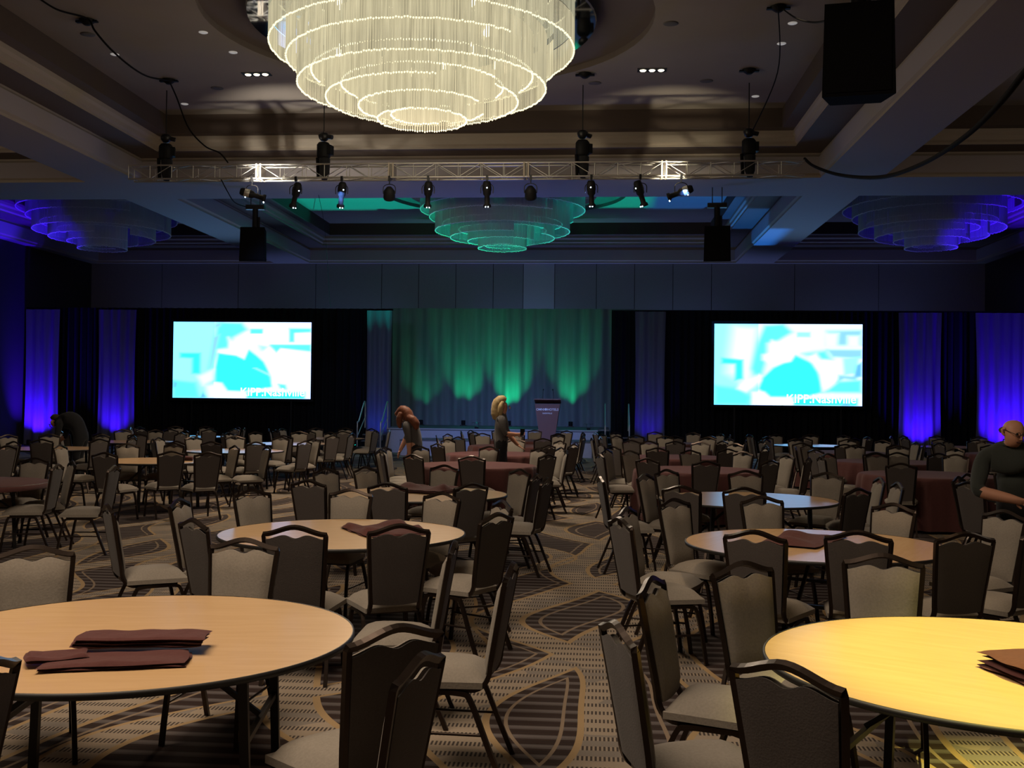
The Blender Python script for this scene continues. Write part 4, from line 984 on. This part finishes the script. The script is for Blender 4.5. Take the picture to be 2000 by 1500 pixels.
for x, y, lb in JBOX:
    o = MB().lathe([(0, -.10), (.05, -.10), (.13, -.04), (.14, 0)], 12).box(-.2, .2, -.04, .04, -.05, -.02).build('rigging_point', M['black']); o.location = (x, y, 8.595); tag(o, lb, 'rigging point', 'ceiling rigging points')
def cable(pts, r_, lb, n=8): return tag(MB().tube(smooth(pts, n), r_, 6).build('cable', M['rubber']), lb, 'cable')
for pts, r_, lb in CABLES: cable(pts, r_, lb)
# ------------------------------------------------------------------ people
def person(name, J, B, lb, mats, loc, rz, extra=None):
    """J: joint -> (x, y, z, radius); B: (joint, joint, material index)"""
    t = thing(name, lb, 'person', loc, rz)
    keys = list(J); me = bpy.data.meshes.new('sk'); me.from_pydata([J[k][:3] for k in keys], [(keys.index(a), keys.index(b_)) for a, b_, _ in B], [])
    o = bpy.data.objects.new('sk', me); COL.objects.link(o); md = o.modifiers.new('s', 'SKIN'); md.use_smooth_shade = True
    for i, k in enumerate(keys):
        r_ = J[k][3]; r_ = r_ if isinstance(r_, tuple) else (r_, r_); f_ = 1.0 if k[1:2] in 'pkmet' and k[0] in 'RL' else (1.14 if k in ('neck', 'jaw', 'skull', 'crown') else 1.24); r_ = (r_[0]*f_, r_[1]*f_); me.skin_vertices[0].data[i].radius = r_; me.skin_vertices[0].data[i].use_root = (k == 'pelvis')
    sb = o.modifiers.new('d', 'SUBSURF'); sb.levels = 2; sb.render_levels = 2
    bpy.context.view_layer.update()
    me2 = bpy.data.meshes.new_from_object(o.evaluated_get(bpy.context.evaluated_depsgraph_get())); bpy.data.objects.remove(o)
    me2.materials.clear()
    for m_ in mats: me2.materials.append(m_)
    for p in me2.polygons:
        c = p.center; best = (1e9, 0)
        for a, b_, mi in B:
            A_, B_ = Vector(J[a][:3]), Vector(J[b_][:3]); d_ = B_-A_; u = max(0, min(1, (c-A_).dot(d_)/max(d_.length_squared, 1e-9))); rr = J[a][3]; rr = rr[0] if isinstance(rr, tuple) else rr
            q = (c-A_-d_*u).length-rr*.8
            if q < best[0]: best = (q, mi)
        p.material_index = best[1]; p.use_smooth = True
    q = bpy.data.objects.new('body', me2); COL.objects.link(q); q.parent = t
    return t
def lerp(a, b, t): return tuple(a[i]+(b[i]-a[i])*t for i in range(3))
def hand(J, B, tag_, w, d, spread, sk, curl=.25, mi=0, s=1):
    """wrist key w, direction d, spread axis; palm then five fingers"""
    d = Vector(d).normalized(); sp = Vector(spread).normalized(); nrm = d.cross(sp); W0 = Vector(J[w][:3])
    p = W0+d*.055*s; J[tag_+'p'] = (*p, (.026*s, .016*s)); B.append((w, tag_+'p', mi))
    for i, (off, ln) in enumerate(((-.030, .070), (-.010, .080), (.010, .075), (.030, .060))):
        k = p+d*.045*s+sp*off*s; m_ = k+(d+nrm*curl).normalized()*ln*.5*s; e = m_+(d+nrm*curl*2.6).normalized()*ln*.5*s
        J[tag_+'k%d' % i] = (*k, .0095*s); J[tag_+'m%d' % i] = (*m_, .0085*s); J[tag_+'e%d' % i] = (*e, .007*s)
        B += [(tag_+'p', tag_+'k%d' % i, mi), (tag_+'k%d' % i, tag_+'m%d' % i, mi), (tag_+'m%d' % i, tag_+'e%d' % i, mi)]
    a = p-d*.01*s-sp*.04*s; b_ = a+(d*.8-sp*.5).normalized()*.04*s
    J[tag_+'t1'] = (*a, .011*s); J[tag_+'t2'] = (*b_, .009*s); B += [(tag_+'p', tag_+'t1', mi), (tag_+'t1', tag_+'t2', mi)]
def face(t, c, f, up_, s=1, glasses=False):
    """eyes, nose, ears on a head centred c looking along f"""
    c, f, u = Vector(c), Vector(f).normalized(), Vector(up_).normalized(); r_ = f.cross(u).normalized(); u = r_.cross(f)
    def ball(q, rad, sq_=(1, 1, 1)):
        b = MB().lathe([(rad*math.sin(a*math.pi/8)*sq_[0], -rad*math.cos(a*math.pi/8)*sq_[2]) for a in range(9)], 10); return b.xf(lambda p: p+q)
    for k in (-1, 1): ball(c+f*.086*s+r_*.032*k*s+u*.005, .011*s).build('eye', M['eye'], t)
    MB().tube([c+f*.092*s+u*.01*s, c+f*.112*s-u*.03*s, c+f*.090*s-u*.036*s], [.007*s, .013*s, .009*s], 8).build('nose', M['skin'], t)
    MB().tube([c+f*.090*s-u*.062*s-r_*.022*s, c+f*.097*s-u*.063*s, c+f*.090*s-u*.062*s+r_*.022*s], .006*s, 6).build('mouth', M['cloth'], t)
    for k in (-1, 1): MB().tube(smooth([c+r_*k*.078*s+u*.02*s, c+r_*k*.092*s+u*.012*s-f*.012*s, c+r_*k*.088*s-u*.02*s-f*.006*s, c+r_*k*.078*s-u*.032*s], 3), .011*s, 6).build('ear', M['skin'], t)
    if glasses:
        b = MB()
        for k in (-1, 1): b.tube([c+f*.102*s+r_*(k*.034+.022*math.cos(a*.628))*s+u*(.005+.018*math.sin(a*.628))*s for a in range(10)], .0025*s, 5, closed=True); b.tube([c+f*.100*s+r_*k*.056*s+u*.008*s, c+r_*k*.084*s+u*.012*s], .0025*s, 5)
        b.tube([c+f*.104*s-r_*.012*s+u*.006*s, c+f*.104*s+r_*.012*s+u*.006*s], .0025*s, 5).build('spectacles', M['glass'], t)
def hairblob(t, name, pts, rads, m_, seed=0):
    rnd = random.Random(seed); b = MB(); P = smooth(pts, 5); n = len(P)
    rr = [rads[0]+(0) for _ in P]
    for i in range(n):
        f_ = i/(n-1)*(len(rads)-1); k = min(int(f_), len(rads)-2); rr[i] = rads[k]+(rads[k+1]-rads[k])*(f_-k)+rnd.uniform(-.004, .004)
    rr[0] = .01; rr[-1] = .012
    b.tube(P, rr, 14); o = b.build(name, m_, t); return o
# standing, looking right (+x), blonde
J = dict(pelvis=(0, 0, .98, (.125, .15)), waist=(0, 0, 1.12, (.105, .13)), chest=(.01, 0, 1.32, (.115, .16)), nb=(.0, 0, 1.46, .075), neck=(.02, 0, 1.53, .052), jaw=(.045, 0, 1.59, (.058, .055)), skull=(.035, 0, 1.665, (.088, .076)), crown=(.02, 0, 1.735, (.055, .05)),
         rs=(.0, -.17, 1.43, .058), re=(.06, -.22, 1.17, .045), rw=(.26, -.16, 1.16, .028), ls=(.0, .17, 1.43, .058), le=(.12, .22, 1.16, .045), lw=(.28, .20, .98, .028),
         rh=(0, -.09, .90, .09), rk=(.02, -.10, .50, .062), ra=(-.02, -.10, .10, .042), rt=(.12, -.11, .045, .035), lh=(0, .09, .90, .09), lk=(.05, .10, .50, .062), la=(.04, .10, .10, .042), lt=(.18, .11, .045, .035))
Bn = [('pelvis', 'waist', 1), ('waist', 'chest', 1), ('chest', 'nb', 1), ('nb', 'neck', 0), ('neck', 'jaw', 0), ('jaw', 'skull', 0), ('skull', 'crown', 0), ('nb', 'rs', 1), ('rs', 're', 1), ('re', 'rw', 0), ('nb', 'ls', 1), ('ls', 'le', 1), ('le', 'lw', 0),
      ('pelvis', 'rh', 2), ('rh', 'rk', 2), ('rk', 'ra', 2), ('ra', 'rt', 2), ('pelvis', 'lh', 2), ('lh', 'lk', 2), ('lk', 'la', 2), ('la', 'lt', 2)]
hand(J, Bn, 'R', 'rw', (1, .15, .1), (0, .3, 1), 0, .5); hand(J, Bn, 'L', 'lw', (.75, 0, -.6), (0, 1, 0), 0, .1)
P2 = person('person', J, Bn, 'person with blonde hair standing in profile before the stage, holding something dark', [M['skin'], M['shirt'], M['dark']], (-1.70, 18.9, 0), R(5))
face(P2, (.045, 0, 1.655), (1, 0, -.05), (0, 0, 1))
hairblob(P2, 'hair', [(.07, 0, 1.74), (.01, 0, 1.765), (-.055, 0, 1.72), (-.085, 0, 1.62), (-.085, 0, 1.50), (-.09, 0, 1.40)], [.05, .088, .098, .10, .10, .05], M['blond'], 3)
hairblob(P2, 'hair', [(.03, -.065, 1.74), (-.01, -.085, 1.66), (-.02, -.09, 1.56), (-.02, -.085, 1.45)], [.03, .05, .05, .025], M['blond'], 4)
hairblob(P2, 'hair', [(.03, .065, 1.74), (-.01, .085, 1.66), (-.02, .09, 1.56), (-.02, .085, 1.45)], [.03, .05, .05, .025], M['blond'], 5)
ph_ = MB().box(.34, .42, -.20, -.10, 1.14, 1.26).build('handheld_device', M['phone']); tag(ph_, 'small dark device held in the blonde person\'s hand', 'device'); ph_.location = (-1.71, 18.93, 0); ph_.rotation_euler = (0, 0, R(5))
# bowing, auburn hair falling forward to the left (-x)
J = dict(pelvis=(.0, 0, .92, (.13, .15)), waist=(-.0, 0, 1.05, (.11, .13)), chest=(-.05, 0, 1.23, (.12, .155)), nb=(-.12, 0, 1.35, .075), neck=(-.17, 0, 1.40, .052), jaw=(-.24, 0, 1.40, (.058, .055)), skull=(-.23, 0, 1.475, (.088, .076)), crown=(-.215, 0, 1.545, (.05, .05)),
         rs=(-.09, -.17, 1.32, .058), re=(-.04, -.21, 1.06, .045), rw=(-.03, -.20, .86, .028), ls=(-.10, .17, 1.31, .058), le=(-.22, .21, 1.08, .045), lw=(-.30, .16, .90, .028),
         rh=(0, -.09, .86, .09), rk=(-.03, -.10, .48, .062), ra=(.02, -.10, .10, .042), rt=(-.12, -.11, .045, .035), lh=(0, .09, .86, .09), lk=(-.08, .10, .48, .062), la=(-.08, .10, .10, .042), lt=(-.22, .11, .045, .035))
Bn = [x for x in Bn if len(x[0]) > 1 and not (x[1][0] in 'RL' and x[1][1:2] in 'pkmet')]
hand(J, Bn, 'R', 'rw', (-.1, 0, -1), (1, .3, 0), 0, .2); hand(J, Bn, 'L', 'lw', (-.4, 0, -.9), (0, 1, 0), 0, .2)
P1 = person('person', J, Bn, 'person with long auburn hair bowing forward over a chair, grey short sleeves and dark apron', [M['skin'], M['shirt'], M['dark']], (-3.12, 18.15, 0), R(-8))
face(P1, (-.235, 0, 1.47), (-1, 0, -.3), (0, 0, 1))
hairblob(P1, 'hair', [(-.30, 0, 1.50), (-.24, 0, 1.565), (-.16, 0, 1.53), (-.11, -.02, 1.44), (-.06, -.05, 1.34), (-.0, -.06, 1.25)], [.05, .085, .10, .10, .085, .05], M['redhair'], 6)
hairblob(P1, 'hair', [(-.22, -.07, 1.54), (-.25, -.09, 1.44), (-.25, -.09, 1.34), (-.23, -.09, 1.26)], [.04, .055, .05, .02], M['redhair'], 7)
hairblob(P1, 'hair', [(-.10, -.10, 1.46), (-.02, -.12, 1.42), (.05, -.12, 1.34), (.06, -.12, 1.24)], [.04, .075, .075, .03], M['redhair'], 8)
hairblob(P1, 'hair', [(-.24, .06, 1.55), (-.32, .04, 1.52), (-.36, .02, 1.48)], [.03, .05, .03], M['redhair'], 9)
# man leaning at the right edge, looking down to the left of his arm
J = dict(pelvis=(.12, .12, .95, (.15, .17)), waist=(.08, .08, 1.08, (.155, .18)), chest=(.0, .0, 1.25, (.138, .185)), nb=(-.04, -.06, 1.38, .085), neck=(-.05, -.10, 1.43, .060), jaw=(-.055, -.16, 1.475, (.062, .062)), skull=(-.05, -.13, 1.56, (.092, .082)), crown=(-.045, -.11, 1.64, (.055, .05)),
         rs=(-.24, .03, 1.31, .066), re=(-.35, -.14, 1.04, .052), rw=(-.10, -.24, .99, .033), ls=(.19, -.08, 1.31, .066), le=(.30, -.20, 1.05, .052), lw=(.14, -.36, .97, .033),
         rh=(.03, .14, .88, .10), rk=(.0, .10, .50, .068), ra=(.02, .16, .10, .045), rt=(-.02, .0, .045, .04), lh=(.22, .10, .88, .10), lk=(.22, .04, .50, .068), la=(.22, .12, .10, .045), lt=(.2, -.04, .045, .04))
Bn = [x for x in Bn if not (x[1][0] in 'RL')]
hand(J, Bn, 'R', 'rw', (1, -.25, -.25), (0, -.4, 1), 0, .3, s=1.1); hand(J, Bn, 'L', 'lw', (-.6, -.6, -.4), (.4, -.4, .6), 0, .3, s=1.1)
P3 = person('person', J, Bn, 'balding person with glasses in a dark shirt leaning with bare forearm out, at right edge', [M['skin'], M['olive'], M['dark']], (3.50, 9.35, 0), 0)
face(P3, (-.055, -.14, 1.545), (.35, -1, -.35), (0, 0, 1), 1.05, True)
hairblob(P3, 'hair', [(-.138, -.16, 1.53), (-.130, -.09, 1.55), (-.09, -.045, 1.555), (-.05, -.035, 1.555), (-.01, -.045, 1.555), (.030, -.09, 1.55), (.036, -.16, 1.53)], [.010, .022, .030, .032, .030, .022, .010], M['brownhair'], 10)
# far left, bent double
J = dict(pelvis=(.28, 0, 1.0, (.16, .18)), waist=(.16, 0, 1.20, (.15, .17)), chest=(-.02, 0, 1.26, (.16, .19)), nb=(-.18, 0, 1.20, .085), neck=(-.24, 0, 1.19, .058), jaw=(-.31, 0, 1.14, (.06, .06)), skull=(-.33, 0, 1.20, (.088, .08)), crown=(-.36, 0, 1.26, (.055, .05)),
         rs=(-.12, -.18, 1.17, .062), re=(-.16, -.2, .9, .05), rw=(-.3, -.18, .78, .03), ls=(-.12, .18, 1.17, .062), le=(-.18, .2, .9, .05), lw=(-.34, .16, .78, .03),
         rh=(.28, -.09, .90, .10), rk=(.2, -.1, .5, .066), ra=(.28, -.1, .1, .045), rt=(.14, -.1, .045, .04), lh=(.28, .09, .90, .10), lk=(.18, .1, .5, .066), la=(.24, .1, .1, .045), lt=(.1, .1, .045, .04))
Bn = [x for x in Bn if not (x[1][0] in 'RL')]
hand(J, Bn, 'R', 'rw', (-.7, 0, -.7), (0, 1, 0), 0, .2); hand(J, Bn, 'L', 'lw', (-.7, 0, -.7), (0, 1, 0), 0, .2)
P4 = person('person', J, Bn, 'person in dark clothes bent double over the tables at far left', [M['skin'], M['dark'], M['dark']], (-11.05, 21.65, 0), 0)
face(P4, (-.34, 0, 1.19), (-.9, 0, -.5), (-.4, 0, 1))
hairblob(P4, 'hair', [(-.40, 0, 1.27), (-.34, 0, 1.30), (-.27, 0, 1.28), (-.24, 0, 1.22)], [.03, .07, .085, .05], M['brownhair'], 12)
